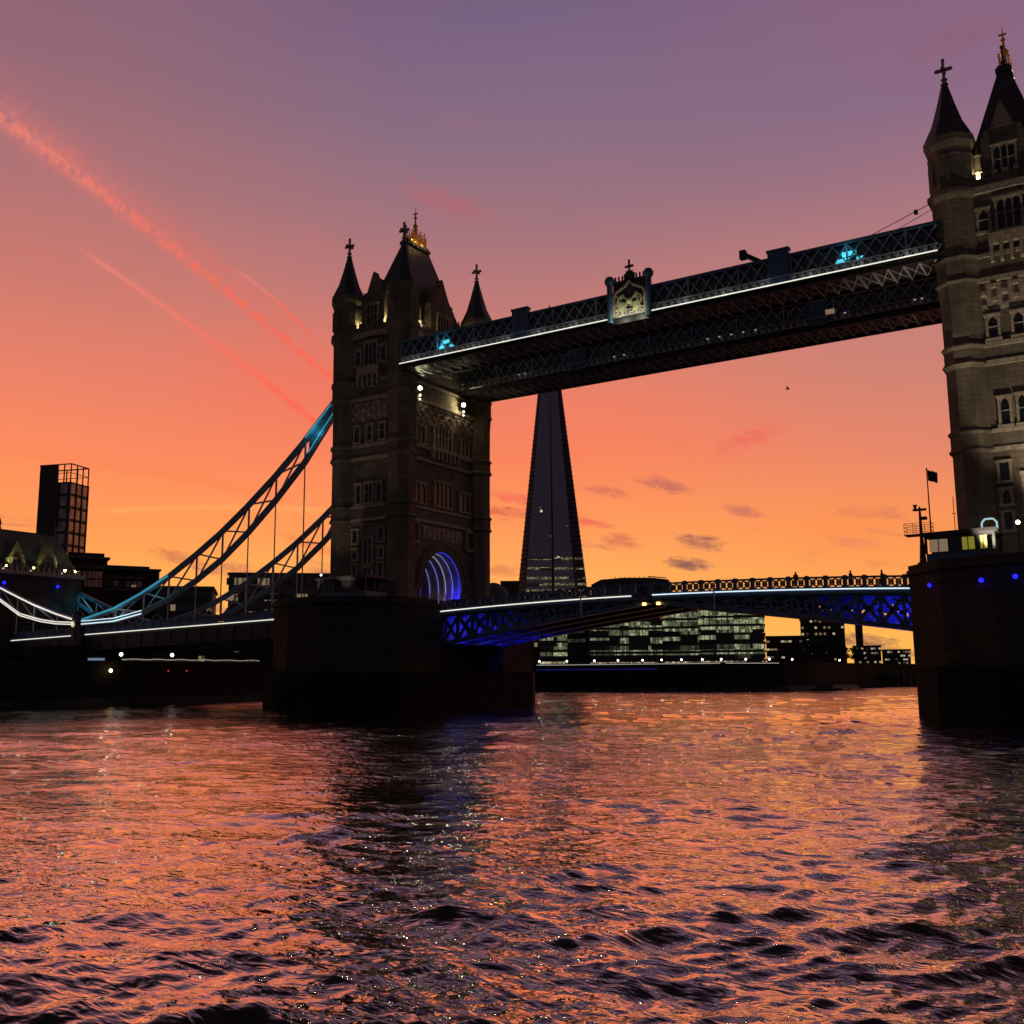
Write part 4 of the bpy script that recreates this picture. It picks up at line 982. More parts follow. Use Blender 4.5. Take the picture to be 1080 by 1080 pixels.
MB().add(v_, f_).add([(x, y+.02, z) for x, y, z in v_], [tuple(reversed(q)) for q in f_]).build('flag', 'cloth_dark', fg)
tag(MB().bar((75.9,-15,16.9),(75.9,-15,20.5),.06).bar((75.7,-15,18.9),(76.1,-15,18.9),.05).build('radio_aerial', 'dark_steel'), 'thin radio aerial on the roof of the right cabin', 'aerial')
def street_lamp(x, y, zb_, h_, lab, e, grp='lamps along the bridge and quays', r=.3, mt_='lamp_warm'):
    root = thing('street_lamp', (x, y, zb_), lab, 'lamp', grp)
    MB().lathe(x, y, [(zb_,.16),(zb_+.5,.12),(zb_+.6,.07),(zb_+h_,.05)]).build('post', 'dark_steel', root)
    g = MB().ball((x, y, zb_+h_+r*.8), r).build('lamp_glass', mt_, root)
    if e: light(g, (x, y, zb_+h_+r*.8), e, (1,.8,.45), r*1.05)
    return root
street_lamp(81.2, -14.6, 13.6, 3.9, 'bright warm lamp in front of the right tower beside the cabin', 60, r=.2)
for tw, xx_, e_ in ((towerR, SPAN, 1), (towerL, 0, .12)):
    for dx in (-3.2, 2.6):
        f = MB().box(xx_+dx-.2, xx_+dx+.2, -19.2, -18.9, 13.62, 13.95).build('floodlight', 'dark_steel', tw)
        light(f, (xx_+dx, -18.8, 14.1), 6500*e_, (1,.84,.62), .2, 'SPOT', (xx_+dx*.6, -10.5, 33), 62)
street_lamp(-1.2, -17.9, 13.6, 3.6, 'small white lamp above the unlit cabin on the left pier', 12, r=.13, mt_='lamp_white')
for o_ in (cabR,): light(o_, (79.2, -12.6, 15.0), 4, (1,.8,.5), .3)

# ------------------------------------------------------------------ people on the deck, silhouettes above the parapet
def person(x, y, z, lean, lab, arm=0.):
    J = [(0,0,.92),(0,0,1.18),(0,.01*lean,1.42),(0,.02,1.5),(0,.02,1.6),(0,.02,1.74),
         (.11,0,.88),(.12,.03,.48),(.12,0,.06),(.12,-.12,.03),(-.11,0,.88),(-.12,-.03,.48),(-.12,.02,.06),(-.12,-.1,.03),
         (.2,0,1.4),(.27,-.03-arm*.1,1.14),(.24,-.12-arm*.25,.92+arm*.3),(-.2,0,1.4),(-.27,-.03,1.14),(-.25,-.1,.9)]
    Ed = [(0,1),(1,2),(2,3),(3,4),(4,5),(0,6),(6,7),(7,8),(8,9),(0,10),(10,11),(11,12),(12,13),(2,14),(14,15),(15,16),(2,17),(17,18),(18,19)]
    Rr = [.2,.19,.24,.09,.12,.1,.11,.075,.05,.04,.11,.075,.05,.04,.075,.055,.04,.075,.055,.04]
    me = bpy.data.meshes.new('person'); me.from_pydata(J, Ed, []); o = bpy.data.objects.new('person', me); COL.objects.link(o); o.location = (x, y, z)
    o.rotation_euler.z = lean
    md = o.modifiers.new('skin', 'SKIN')
    if not me.skin_vertices: me.attributes
    for i, r in enumerate(Rr): me.skin_vertices[0].data[i].radius = (r, r*.8)
    me.skin_vertices[0].data[0].use_root = True
    o.modifiers.new('sub', 'SUBSURF').levels = 1; o.modifiers['sub'].render_levels = 2
    me.materials.append(MATS['cloth_dark'])
    h = MB().ball((x, y, z+1.66), .125, 8, 6, .85, 1.1).build('hair', 'cloth_dark', o)
    tag(o, lab, 'person', 'people walking across the bridge')
def skin_ok():
    try: person
    except Exception: return False
    return True
for px, lab, st_ in ((839, 'person in dark coat above the parapet, leftmost of the walkers', .3), (897, 'person in dark coat above the parapet, middle one of the walkers', 1.2), (930, 'person in dark coat above the parapet, walker closest to the right pier', 2.2)):
    d = ray(px, 605); t_ = (-6.5-CAMP[1])/d.y; p = Vector(CAMP)+d*t_
    person(p.x, -6.5, deckz(p.x)+.28, st_, lab, .5)
ft = MB()
for s_ in (-1, 1):
    ft.path([(10.9+i*2.33, s_*6.2, deckz(10.9+i*2.33)+.115) for i in range(27)], 1.9, .32)
tag(ft.build('bridge_footway', 'paving'), kind='structure')

# ------------------------------------------------------------------ the glass spire tower far behind
def poly_at(c, rx, ry, rot, n_):
    return [(c.x+rx*math.cos(rot+6.28318*k/n_)*1, c.y+ry*math.sin(rot+6.28318*k/n_)) for k in range(n_)]
def glass_spire():
    D_ = 850.; c = far(583.5, 700, D_); gz = 6.3
    top = far(583, 322, D_).z; W0 = 72/1084*D_*.5*1.04
    root = thing('glass_spire_tower', (c.x, c.y, gz), 'very tall tapering glass spire skyscraper standing behind the bridge', 'skyscraper')
    apex = far(583, 305, D_).z
    rt = Vector((AR.x, AR.y, 0)).normalized(); fw = Vector((AF.x, AF.y, 0)).normalized()
    def shard(pts, z1, name, mt_):
        """pts in camera-free local plan coordinates (u right, v away), shrinking towards the apex"""
        k = (z1-gz)/(apex-gz); a = [(c.x+rt.x*u+fw.x*v, c.y+rt.y*u+fw.y*v, gz) for u, v in pts]
        b = [(c.x+(rt.x*u+fw.x*v)*(1-k), c.y+(rt.y*u+fw.y*v)*(1-k), z1) for u, v in pts]
        return MB().frustum(a, b).build(name, mt_, root)
    W = W0*1.24
    shard([(-W*.55,-W*.35),(W*.5,-W*.35),(W*.7,W*.2),(W*.6,W*.8),(-W*.6,W*.8),(-W*.72,W*.2)], top-18, 'core', 'grey_glass')
    shard([(-W*.78,-W*.52),(-W*.03,-W*.60),(-W*.03,-W*.2),(-W*.7,-W*.2)], top-4, 'facet', 'tower_glass')
    shard([(W*.03,-W*.60),(W*.62,-W*.52),(W*.6,-W*.2),(W*.03,-W*.2)], top, 'facet', 'tower_glass')
    shard([(-W*.98,-W*.30),(-W*.80,-W*.5),(-W*.68,-W*.1),(-W*.8,W*.3)], top-22, 'facet', 'grey_glass')
    shard([(W*.60,-W*.5),(W*.98,-W*.25),(W*.9,W*.3),(W*.60,W*.1)], top-30, 'facet', 'grey_glass')
    # floor edges standing out along the outer facets
    for u0, u1 in ((-W*.99, -W*.84), (W*.72, W*.99)):
        fl = MB(); z = gz+6; sp0 = c+rt*(.93*(u0 if u0 < -W else u1))+fw*(-W*.26); kt = 1-(top-36-gz)/(apex-gz); sp1 = c+rt*(.93*(u0 if u0 < -W else u1)*kt)+fw*(-W*.26*kt)
        fl.bar((sp0.x, sp0.y, gz), (sp1.x, sp1.y, top-36), .9)
        while z < top-34:
            k = 1-(z-gz)/(apex-gz)
            a = c+rt*(u0*k)+fw*(-W*.28*k); b = c+rt*(u1*k)+fw*(-W*.50*k) if u0 < 0 else c+rt*(u1*k)+fw*(-W*.26*k)
            if u0 > 0: a = c+rt*(u0*k)+fw*(-W*.5*k)
            fl.bar((a.x, a.y, z), (b.x, b.y, z), .8, .5); z += 3.9
        fl.build('floor_edges', 'concrete', root)
    # lit lower storeys
    for i, (z, px_) in enumerate(((62, 0), (67, 1), (72, 0), (77, 1), (82, 0), (90, 1), (98, 0))):
        k = 1-(z-gz)/(apex-gz); lf = MB()
        for u0, u1, v in ((-W*.78, -W*.05, -W*.615), (W*.05, W*.62, -W*.615), (W*.70, W*.95, -W*.53)):
            a = c+rt*(u0*k)+fw*(v*k); b = c+rt*(u1*k)+fw*(v*k); lf.bar((a.x, a.y, z), (b.x, b.y, z), .8, 1.8)
        lf.build('lit_storey', 'shard_lit', root)
    k = 1-(top-38-gz)/(apex-gz); cl = MB()
    for i in range(40):
        zz = random.uniform(top-75, top-30); kk = 1-(zz-gz)/(apex-gz); u = random.uniform(-W*.7, W*.6); a = c+rt*(u*kk)+fw*(-W*.63*kk)
        cl.box(a.x-.35, a.x+.35, a.y-.35, a.y+.35, zz, zz+.7)
    cl.build('crown_lights', 'lamp_red', root)
    sp_ = MB()
    for i in range(7):
        zz = random.uniform(30, top-90); kk = 1-(zz-gz)/(apex-gz); u = random.uniform(-W*.7, W*.6); a = c+rt*(u*kk)+fw*(-W*.63*kk)
        sp_.box(a.x-.3, a.x+.3, a.y-.3, a.y+.3, zz, zz+.6)
    sp_.build('spot_lights', 'lit_dim', root)
glass_spire()

# ------------------------------------------------------------------ city buildings
RT = Vector((AR.x, AR.y, 0)).normalized(); FW = Vector((AF.x, AF.y, 0)).normalized()
class Bld:
    """a building laid out on its own axes: u to the right, v away from the river, z up"""
    def __init__(s, name, px, D_, label, cat, rot=0., group=None):
        s.o = far(px, 700, D_); s.o.z = 6.3; c_, s_ = math.cos(rot), math.sin(rot)
        V = Vector((s.o.x-CAMP[0], s.o.y-CAMP[1], 0)).normalized(); U_ = Vector((V.y, -V.x, 0))
        s.u = U_*c_+V*s_; s.v = V*c_-U_*s_; s.D = D_; s.k = D_/FPX; s.rot = rot
        s.root = thing(name, tuple(s.o), label, cat, group)
    def P(s, u, v, z): q = s.o+s.u*u+s.v*v; return (q.x, q.y, z)
    def w(s, px0, px1): return (far(px0, 700, s.D)-far(px1, 700, s.D)).length/math.cos(s.rot)
    def z(s, py): return far(0, py, s.D).z if False else 4.1+(712-py)*s.k*1.0
    def part(s, name, mt_, boxes, parent=None):
        m_ = MB()
        for u0, u1, v0, v1, z0, z1 in boxes:
            m_.frustum([s.P(u0,v0,z0), s.P(u1,v0,z0), s.P(u1,v1,z0), s.P(u0,v1,z0)], [s.P(u0,v0,z1), s.P(u1,v0,z1), s.P(u1,v1,z1), s.P(u0,v1,z1)])
        return m_.build(name, mt_, parent or s.root)
def zof(px, py, D_): return far(px, py, D_).z

def office(px0, px1, py_top, D_, label, storeys, mt_='office_glass', rot=0., depth=30, fin=3.0, name='office_block', curve=False, roofm='dark_cladding'):
    b = Bld(name, px0, D_, label, 'office building', rot); Wd = b.w(px0, px1); zt = zof((px0+px1)/2, py_top, D_); h_ = (zt-6.3)/storeys
    b.part('core', 'dark_cladding', [(.8, Wd-.8, .8, depth, 6.3, zt-.3)])
    for i in range(storeys):
        z0 = 6.3+i*h_
        b.part('glazing', mt_ if i else ('shop_glass' if mt_ == 'office_glass' else mt_), [(.1, Wd-.1, 0, .7, z0+.9, z0+h_-.25)])
        b.part('floor_slab', 'concrete', [(-.3, Wd+.3, -.7, depth+.3, z0+h_-.22, z0+h_+.55)])
    fm = []; u = 0
    while u < Wd: fm.append((u, u+.22, -.45, -.05, 6.3, zt)); u += fin
    b.part('mullions', 'concrete', fm)
    b.part('roof_plant', roofm, [(Wd*.2, Wd*.8, 6, depth-6, zt+.5, zt+3)])
    return b
office(562, 599, 648, 480, 'short lit glass office block just right of the left pier', 6, rot=.15)
office(598, 624, 640, 492, 'narrow dark office core between two lit glass blocks', 8, 'office_dim', .1)
office(622, 700, 655, 470, 'long low lit glass office block with bright ground floor', 6, rot=.08)
office(699, 739.5, 645, 486, 'lit glass office block with green-white ceilings, middle of the row', 7, rot=.05)
office(737.5, 808, 642, 475, 'tall lit glass office block at the right end of the lit row', 7, rot=-.05, fin=2.6)
bk = Bld('rear_office_block', 556, 540, 'dark office block filling the gaps behind the lit glass offices', 'office building'); bw = bk.w(556, 806)
bk.part('wall', 'dark_cladding', [(0, bw, 0, 30, 6.3, zof(690, 668, 540))]); bk.part('roof_plant', 'dark_cladding', [(bw*.3, bw*.4, 5, 15, zof(690, 668, 540), zof(690, 662, 540)), (bw*.6, bw*.75, 5, 15, zof(690, 668, 540), zof(690, 664, 540))])
# brown block with sloped roof, and its neighbours
def plain(name, px0, px1, py_top, D_, label, wall_, rows, cols, mt_='city_windows', rot=0., depth=24, prob=.5, roof=None, wh=(1.3, 1.7), lit='lit_dim', cat='building'):
    b = Bld(name, px0, D_, label, cat, rot); Wd = b.w(px0, px1); zt = zof((px0+px1)/2, py_top, D_)
    b.part('wall', wall_, [(0, Wd, 0, depth, 6.3, zt)])
    b.part('cornice', 'concrete', [(-.4, Wd+.4, -.4, depth+.4, zt, zt+.7)])
    n = 0
    for r in range(rows):
        z = 6.3+(zt-6.3)*(r+.35)/rows
        for c in range(cols):
            if n >= 95: break
            u = Wd*(c+.5)/cols; on = random.random() < prob; n += 1
            b.part('window', (random.choice((lit, 'lit_dim', mt_)) if on else 'dark_glass'), [(u-wh[0]/2, u+wh[0]/2, -.09, .0, z, z+wh[1])])
    if roof == 'hip':
        a = [b.P(0,0,zt+.7), b.P(Wd,0,zt+.7), b.P(Wd,depth,zt+.7), b.P(0,depth,zt+.7)]; k = .28
        t_ = [b.P(Wd*k,depth*.4,zt+5), b.P(Wd*(1-k),depth*.4,zt+5), b.P(Wd*(1-k),depth*.6,zt+5), b.P(Wd*k,depth*.6,zt+5)]
        MB().frustum(a, t_).build('roof', 'slate', b.root)
    elif roof == 'plant': b.part('roof_plant', 'dark_cladding', [(Wd*.15, Wd*.5, 4, 12, zt+.7, zt+4.0), (Wd*.6, Wd*.7, 3, 9, zt+.7, zt+2.5)])
    return b
mat('lit_small', (.6,.55,.4), .5, emit=(1, .85, .6), es=.42)
plain('brick_warehouse', 809, 852, 672, 520, 'low dark brick warehouse with few lit windows, right of the glass offices', 'brown_brick', 4, 11, prob=.22, lit='lit_small', wh=(1.5,.9))
plain('stone_block', 846, 893, 652, 540, 'tall dark stone building with dotted lit windows near the right pier', 'brown_brick', 8, 10, prob=.34, lit='lit_small', wh=(1.1,1.1), roof='plant')
plain('riverside_block', 901, 930, 682, 610, 'low city block with dotted lit windows under the right bascule', 'dark_cladding', 5, 11, prob=.5, lit='lit_small', wh=(1.1,1.0))
plain('riverside_block', 931, 961, 686, 640, 'low city block with dotted lit windows, rightmost before the pier', 'dark_cladding', 5, 11, prob=.45, lit='lit_small', wh=(1.1,1.0))
ch = Bld('chimney_tower', 904, 900, 'slim dark chimney-like tower rising behind low city blocks', 'tower'); ch.part('shaft', 'brown_brick', [(0, ch.w(904, 912), 0, 8, 6.3, zof(908, 658, 900))]); ch.part('cap', 'concrete', [(-.5, ch.w(904,912)+.5, -.5, 8.5, zof(908,658,900), zof(908,658,900)+1.5)])
# behind the deck, above it
plain('flat_office', 238, 352, 607, 330, 'wide flat-roofed office behind the chains, left of the left tower', 'grey_glass', 6, 14, prob=.25, lit='lit_dim', wh=(3.6, 2.2), depth=30, rot=-.12)
br_ = Bld('barrel_roof_hall', 625, 620, 'low curved-roof hall showing above the deck right of the glass spire', 'building'); Wd = br_.w(625, 712)
zt = zof(668, 609, 620)
MB().frustum([br_.P(u, 0, z) for u, z in [(0,6.3),(0,zt-4),(Wd*.12,zt-1),(Wd*.4,zt),(Wd*.75,zt-.2),(Wd*.95,zt-1.4),(Wd,zt-5),(Wd,6.3)]], [br_.P(u, 30, z) for u, z in [(0,6.3),(0,zt-4),(Wd*.12,zt-1),(Wd*.4,zt),(Wd*.75,zt-.2),(Wd*.95,zt-1.4),(Wd,zt-5),(Wd,6.3)]]).build('hall', 'dark_cladding', br_.root)
rb_ = MB(); 
for k in range(9): u = Wd*(.3+.06*k); rb_.bar(br_.P(u,-.5,zt-.5), br_.P(u,-.5,zt+.6), .3)
rb_.bar(br_.P(Wd*.7,-.5,zt+.5), br_.P(Wd*.93,-.5,zt-.5), .5); rb_.build('roof_ribs', 'white_steel', br_.root)
plain('low_block', 529, 548, 614, 560, 'low dark block between the left tower and the glass spire', 'dark_cladding', 3, 4, prob=.1)
dm = Bld('domed_hall', 515, 420, 'pale curved dome edge beside the left tower', 'building'); dm.part('drum', 'concrete', [(0, dm.w(500,529), 0, 14, 6.3, zof(515,627,420))])
rr0 = dm.w(500, 529)/2; cdm = Vector(dm.P(rr0*.4, 7, 0)); zd = zof(515,627,420)
MB().lathe(cdm.x, cdm.y, [(zd+.0,rr0*1.2),(zd+1.5,rr0*1.1),(zd+3.5,rr0*.8),(zd+5,rr0*.4),(zd+5.5,.3)], 16).build('dome', 'concrete', dm.root)
# residential tower with open steel crown
rt_ = Bld('residential_tower', 62.5, 420, 'dark residential tower block with open steel frame crown', 'tower block', rot=.9)
zt = zof(60, 507, 420); zc = zof(60, 488, 420); w1 = 10.2; w2 = 14.0
rt_.part('wall', 'dark_cladding', [(0, w1, 0, w2, 6.3, zt)])
rt_.part('crown_wall', 'dark_cladding', [(0, .6, 6, w2, zt, zc), (0, w1*.6, w2-.6, w2, zt, zc)])
cf = MB()
for u, v in [(0,0),(0,3),(0,6),(3.5,0),(7.0,0),(w1,0),(w1,5),(w1,10),(w1,w2)]: cf.bar(rt_.P(u,v,zt), rt_.P(u,v,zc), .35)
for z in (zc, (zt+zc)/2): cf.path([rt_.P(0,0,z), rt_.P(w1,0,z), rt_.P(w1,w2,z), rt_.P(0,w2,z), rt_.P(0,0,z)], .4 if z == zc else .2)
cf.build('crown_frame', 'dark_steel', rt_.root)
mat('bay_glass', (.34,.26,.26), .3, .5, noise=.4, nscale=.4)
for r in range(12):
    z = 20+(zt-20)*r/12.; hh_ = (zt-20)/12.
    for u in (.5, 3.8, 7.2): rt_.part('window', 'bay_glass', [(u, u+2.6, -.15, 0, z+.5, z+hh_-.7)])
    rt_.part('window', 'bay_glass', [(-.15, 0, 1.0, 4.2, z+.5, z+hh_-.7)])
rt_.part('fins', 'concrete', [(-.3, .2, -.3, .2, 6.3, zt), (3.3, 3.6, -.5, 0, 6.3, zt), (6.7, 7.0, -.5, 0, 6.3, zt), (w1-.2, w1+.3, -.4, .2, 6.3, zt), (-.5, 0, 5.0, 5.5, 6.3, zt)])
# stepped riverside apartments
sa = Bld('terraced_apartments', 60, 300, 'brown stepped apartment block beside the lit gatehouse', 'apartment building', rot=.1)
k = sa.k
def U(px): return (far(px, 700, 300)-far(60, 700, 300)).length*(1 if px >= 60 else -1)
zz = lambda py: zof(110, py, 300)
sa.part('wall', 'brown_brick', [(U(62), U(108), 0, 20, 6.3, zz(590)), (U(108), U(150), 2, 20, 6.3, zz(606)), (U(108), U(168), 5, 20, 6.3, zz(599))])
sa.part('terrace_slab', 'concrete', [(U(60), U(110), -1.2, 20, zz(590), zz(587.5)), (U(62), U(108), -1.0, 0, zz(600), zz(597)), (U(106), U(170), 3.6, 21, zz(598), zz(596)), (U(106), U(152), .8, 5, zz(609), zz(606)), (U(106),U(152), .8, 2, zz(622), zz(619))])
sa.part('roof_storey', 'dark_cladding', [(U(66), U(106), 3, 18, zz(587.5), zz(582)), (U(112), U(160), 8, 18, zz(596), zz(592))])
mat('sunset_glass', (.5,.3,.26), .25, .75)  # pink of the reflected sunset put into the pane colour
for i in range(5):
    for j in range(2): sa.part('window', 'sunset_glass' if i > 0 else 'bay_glass', [(U(84+i*3.9), U(87.3+i*3.9), -.12, 0, zz(619-j*9), zz(611.5-j*9))])
for i in range(6): sa.part('window', 'bay_glass' if i % 2 else 'city_windows', [(U(111+i*6.4), U(116+i*6.4), 1.85, 2, zz(617), zz(611))])
sa.part('balcony_post', 'concrete', [(U(167), U(168.4), 4, 4.4, zz(612), zz(598))])
plain('dark_apartments', 160, 221, 621, 300, 'dark boxy apartment block behind the near chain', 'dark_cladding', 6, 11, prob=.12, lit='lit_dim', rot=-.1)
plain('quayside_terrace', 20, 165, 655, 215, 'low dark quayside building hidden behind the deck, left', 'dark_cladding', 3, 16, prob=.0, lit='lit_dim')
# buildings hiding the horizon below the side span
plain('wharf_building', 150, 300, 668, 240, 'long dark wharf building seen under the side span', 'brown_brick', 3, 16, prob=.12, lit='lit_dim', depth=14)
plain('wharf_building', 466, 570, 655, 420, 'dark wharf building behind the left pier recess', 'brown_brick', 5, 12, prob=.1, lit='lit_dim')
plain('quay_shed', -60, 40, 660, 230, 'dark riverside shed below the gatehouse', 'brown_brick', 3, 10, prob=.1, lit='lit_dim')

# ------------------------------------------------------------------ promenade lamps, light strings and small quay things
def bank_pt(px, off=1.2):
    """point on the embankment edge in that direction"""
    d = ray(px, 705); best = None
    for a, b in zip(BANK[2:-1], BANK[3:]):
        ex, ey = b[0]-a[0], b[1]-a[1]; den = d.x*ey-d.y*ex
        if abs(den) < 1e-9: continue
        t_ = ((a[0]-CAMP[0])*ey-(a[1]-CAMP[1])*ex)/den; s_ = ((a[0]-CAMP[0])*d.y-(a[1]-CAMP[1])*d.x)/den
        if t_ > 0 and 0 <= s_ <= 1 and (best is None or t_ < best[0]): best = (t_,)
    t_ = best[0]; h = math.hypot(d.x, d.y); return CAMP[0]+d.x*(t_+off/h), CAMP[1]+d.y*(t_+off/h)
plc = ['first', 'second', 'third', 'fourth', 'fifth', 'sixth', 'seventh', 'eighth', 'ninth', 'tenth', 'eleventh', 'twelfth', 'thirteenth']
for i, px in enumerate((569, 598, 627, 652, 678, 698, 719, 741, 761, 787, 812, 836, 886)):
    x, y = bank_pt(px, 1.5); street_lamp(x, y, 6.3, 1.25, 'small white lamp on the far promenade, %s from the left pier' % plc[i], 0, 'promenade lamps', .24, 'lamp_white')
for i, px in enumerate((127, 181)):
    x, y = bank_pt(px, 1.0); street_lamp(x, y, 6.3, 1.5, 'white globe lamp on the quay under the side span, %s one' % ('left' if i == 0 else 'right'), 0, 'globe lamps on the quay', .3, 'lamp_white')
x, y = bank_pt(117, -1.6); 
q_ = thing('quay_lamp', (x, y, 5.0), 'low warm lamp on the quay wall beside the pale cabin', 'lamp'); MB().box(x-.1,x+.1,y-.1,y+.3,4.9,5.15).build('bracket','dark_steel',q_); MB().ball((x,y,5.35),.28).build('lamp_glass','lamp_warm',q_)
ls = MB(); pts = [bank_pt(px, -.5) for px in range(566, 833, 8)]
for a, b in zip(pts[:-1], pts[1:]): ls.bar((a[0], a[1], 6.75), (b[0], b[1], 6.75), .12, .15)
tag(ls.build('promenade_light_strip', 'string_light'), 'thin white light strip along the top of the far embankment', 'light strip')
bs = MB(); pts = [bank_pt(px, -.6) for px in range(565, 700, 8)]
for a, b in zip(pts[:-1], pts[1:]): bs.bar((a[0], a[1], 5.5), (b[0], b[1], 5.5), .1, .35)
mat('dim_blue', (.02,.02,.1), .5, emit=(.03,.03,.4), es=.16); tag(bs.build('blue_light_strip', 'dim_blue'), 'dim blue light band on the embankment wall below the lit offices', 'light strip')
bl = MB()
for i in range(60):
    px = 129+i*(146/60.); x, y = bank_pt(px, -.4); bl.box(x-.09, x+.09, y-.09, y+.09, 7.1+.25*math.sin(i*.31)**2*.4, 7.24+.25*math.sin(i*.31)**2*.4)
bl.path([(*bank_pt(px, -.35), 7.0) for px in range(129, 276, 12)], .02)
tag(bl.build('festoon_lights', 'string_light'), 'string of tiny warm bulbs along the quay under the side span', 'string lights')
for px, w_, mt_, lab in ((176, 1.5, 'lamp_red', 'left pair of red lights low on the quay'), (196, 1.1, 'lamp_red', 'right pair of red lights low on the quay')):
    x, y = bank_pt(px, -.6); r_ = thing('red_marker', (x, y, 5.3), lab, 'marker light', 'red quay lights')
    MB().box(x-w_/2-.1, x+w_/2+.1, y-.05, y+.1, 5.2, 5.45).build('housing', 'dark_steel', r_); MB().ball((x-w_*.35, y-.12, 5.32), .11).ball((x+w_*.35, y-.12, 5.32), .11).build('lamp_glass', 'lamp_red', r_)
x, y = bank_pt(101, 2.)
ki = thing('quay_cabin', (x, y, 6.3), 'small pale blue lit cabin on the quay under the deck', 'kiosk')
MB().box(x-1.2, x+1.2, y-.8, y+.8, 6.3, 7.0).build('base', 'white_steel', ki); MB().box(x-1.15, x+1.15, y-.75, y+.75, 7.0, 7.4).build('window', 'led_pale', ki); MB().box(x-1.4, x+1.4, y-1, y+1, 7.5, 7.65).build('roof', 'dark_cladding', ki)
ki['label'] = 'small pale blue lit cabin on the quay under the side span'

# moored boats
def boat(px, py, L, H, lab, rot, cab=True, name='moored_barge'):
    d = ray(px, py); t_ = -CAMP[2]/d.z; x, y = CAMP[0]+d.x*t_, CAMP[1]+d.y*t_
    root = thing(name, (x, y, 0), lab, 'boat', 'boats moored off the far bank'); c_, s_ = math.cos(rot), math.sin(rot)
    def T(u, v): return (x+u*c_-v*s_, y+u*s_+v*c_)
    hull = [(-L/2,-1.4),(L*.38,-1.5),(L/2,0),(L*.38,1.5),(-L/2,1.4)]
    MB().frustum([(*T(u*.93, v*.8), -.3) for u, v in hull], [(*T(u, v), H) for u, v in hull]).build('hull', 'dark_steel', root)
    MB().frustum([(*T(u, v), H) for u, v in hull], [(*T(u*.97, v*.93), H+.12) for u, v in hull]).build('gunwale', 'dark_cladding', root)
    if cab:
        cbn = [(-L*.3,-1.0),(L*.12,-1.0),(L*.12,1.0),(-L*.3,1.0)]; cc = MB().frustum([(*T(u,v),H+.12) for u,v in cbn], [(*T(u,v),H+1.5) for u,v in cbn]).build('cabin', 'dark_cladding', root)
        MB().frustum([(*T(u*1.05,v*1.15),H+1.5) for u,v in cbn], [(*T(u*1.05,v*1.1),H+1.65) for u,v in cbn]).build('roof', 'dark_steel', cc)
        a = T(-L*.1, 0); MB().bar((*a, H+1.6), (*a, H+3.2), .1).build('mast', 'dark_steel', root)
boat(873, 728.5, 8.5, .5, 'low dark work boat on the water near the right pier', YAW, True, 'work_boat')
boat(685, 730.5, 3.4, .25, 'tiny dark dinghy, left one below the lit offices', YAW, False, 'dinghy')
boat(769, 729.5, 3.4, .25, 'tiny dark dinghy, right one below the lit offices', YAW+.1, False, 'dinghy')
# jetty close to the right pier
jx, jy = bank_pt(948, -9); jt = thing('jetty', (jx, jy, 0), 'dark timber jetty on piles beside the right pier', 'jetty')
jd = MB(); 
for k in range(4):
    for v in (-3, 3): jd.bar((jx+RT.x*(k*4-6)+FW.x*v, jy+RT.y*(k*4-6)+FW.y*v, -1), (jx+RT.x*(k*4-6)+FW.x*v, jy+RT.y*(k*4-6)+FW.y*v, 4.8), .7)
jd.build('pile', 'dark_steel', jt)
MB().frustum([(jx+RT.x*u+FW.x*v, jy+RT.y*u+FW.y*v, 3.2) for u, v in ((-7.5,-3.6),(7.5,-3.6),(7.5,3.6),(-7.5,3.6))], [(jx+RT.x*u+FW.x*v, jy+RT.y*u+FW.y*v, 3.8) for u, v in ((-7.5,-3.6),(7.5,-3.6),(7.5,3.6),(-7.5,3.6))]).build('deck', 'dark_cladding', jt)
l_ = MB().ball((jx+RT.x*7, jy+RT.y*7, 6.0), .5).build('lamp_glass', 'led_cyan', jt); MB().bar((jx+RT.x*7, jy+RT.y*7, 3.8), (jx+RT.x*7, jy+RT.y*7, 5.6), .14).build('lamp_post', 'dark_steel', jt)

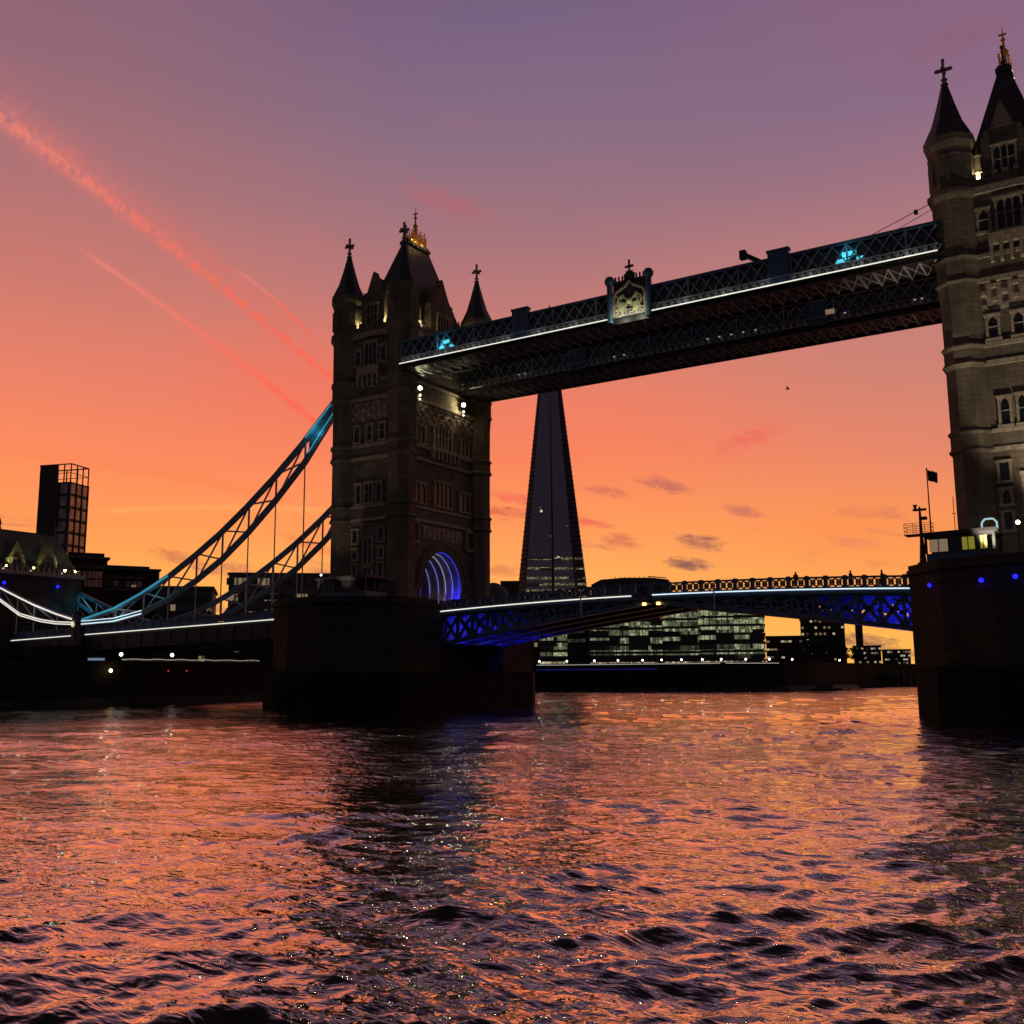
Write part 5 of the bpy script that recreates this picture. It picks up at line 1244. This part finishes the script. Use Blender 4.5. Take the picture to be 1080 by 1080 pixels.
# dark embankment trees near the right end of the bank
def tree(x, y, h_, lab, seed):
    rn = random.Random(seed); root = thing('plane_tree', (x, y, 6.3), lab, 'tree', 'dark trees on the embankment')
    tr = MB().lathe(x, y, [(6.3,.35),(6.3+h_*.25,.26),(6.3+h_*.5,.16)], 7)
    for k in range(6):
        a = k*1.05+rn.random(); tr.bar((x, y, 6.3+h_*.3+k*.2), (x+h_*.25*math.cos(a), y+h_*.25*math.sin(a), 6.3+h_*(.6+.05*k)), .13)
    tr.build('trunk', 'bark', root)
    cr_ = MB()
    cl = [(rn.gauss(0, h_*.2), rn.gauss(0, h_*.2), h_*rn.uniform(.45, .95)) for _ in range(16)]
    for i in range(900):
        cx, cy, cz = rn.choice(cl); px_, py_, pz = x+cx+rn.gauss(0, h_*.075), y+cy+rn.gauss(0, h_*.075), 6.3+cz+rn.gauss(0, h_*.06)
        s_ = rn.uniform(.15, .34); a, b = Vector((rn.gauss(0,1),rn.gauss(0,1),rn.gauss(0,1))).normalized()*s_, Vector((rn.gauss(0,1),rn.gauss(0,1),rn.gauss(0,1))).normalized()*s_
        p = Vector((px_,py_,pz)); cr_.add([p-a, p-b, p+a, p+b], [(0,1,2,3)])
    cr_.build('crown', 'foliage', root)
for i, (px, off, h_) in enumerate(((858, 5, 6), (868, 8, 7), (880, 6, 6.5), (893, 5, 5.5), (905, 7, 5))):
    x, y = bank_pt(px, off); tree(x, y, h_, 'small dark tree on the embankment, %s from the left of five' % plc[i], i+3)

# a gull over the middle of the span
d = ray(831, 411); p = Vector(CAMP)+d*120
gl = MB(); gl.frustum([(p.x-.28,p.y,p.z),(p.x,p.y-.06,p.z),(p.x+.2,p.y,p.z)], [(p.x-.28,p.y,p.z+.05),(p.x,p.y-.06,p.z+.12),(p.x+.2,p.y,p.z+.08)])
for s_ in (-1, 1): gl.add([(p.x-.1,p.y,p.z+.08),(p.x+.1,p.y,p.z+.08),(p.x+.05,p.y+s_*.35,p.z+.34),(p.x-.02,p.y+s_*.75,p.z+.2),(p.x-.12,p.y+s_*.4,p.z+.3)], [(0,1,2,4),(4,2,3)])
tag(gl.build('gull', 'feather'), 'tiny dark gull flying in the sky between the two towers', 'bird')
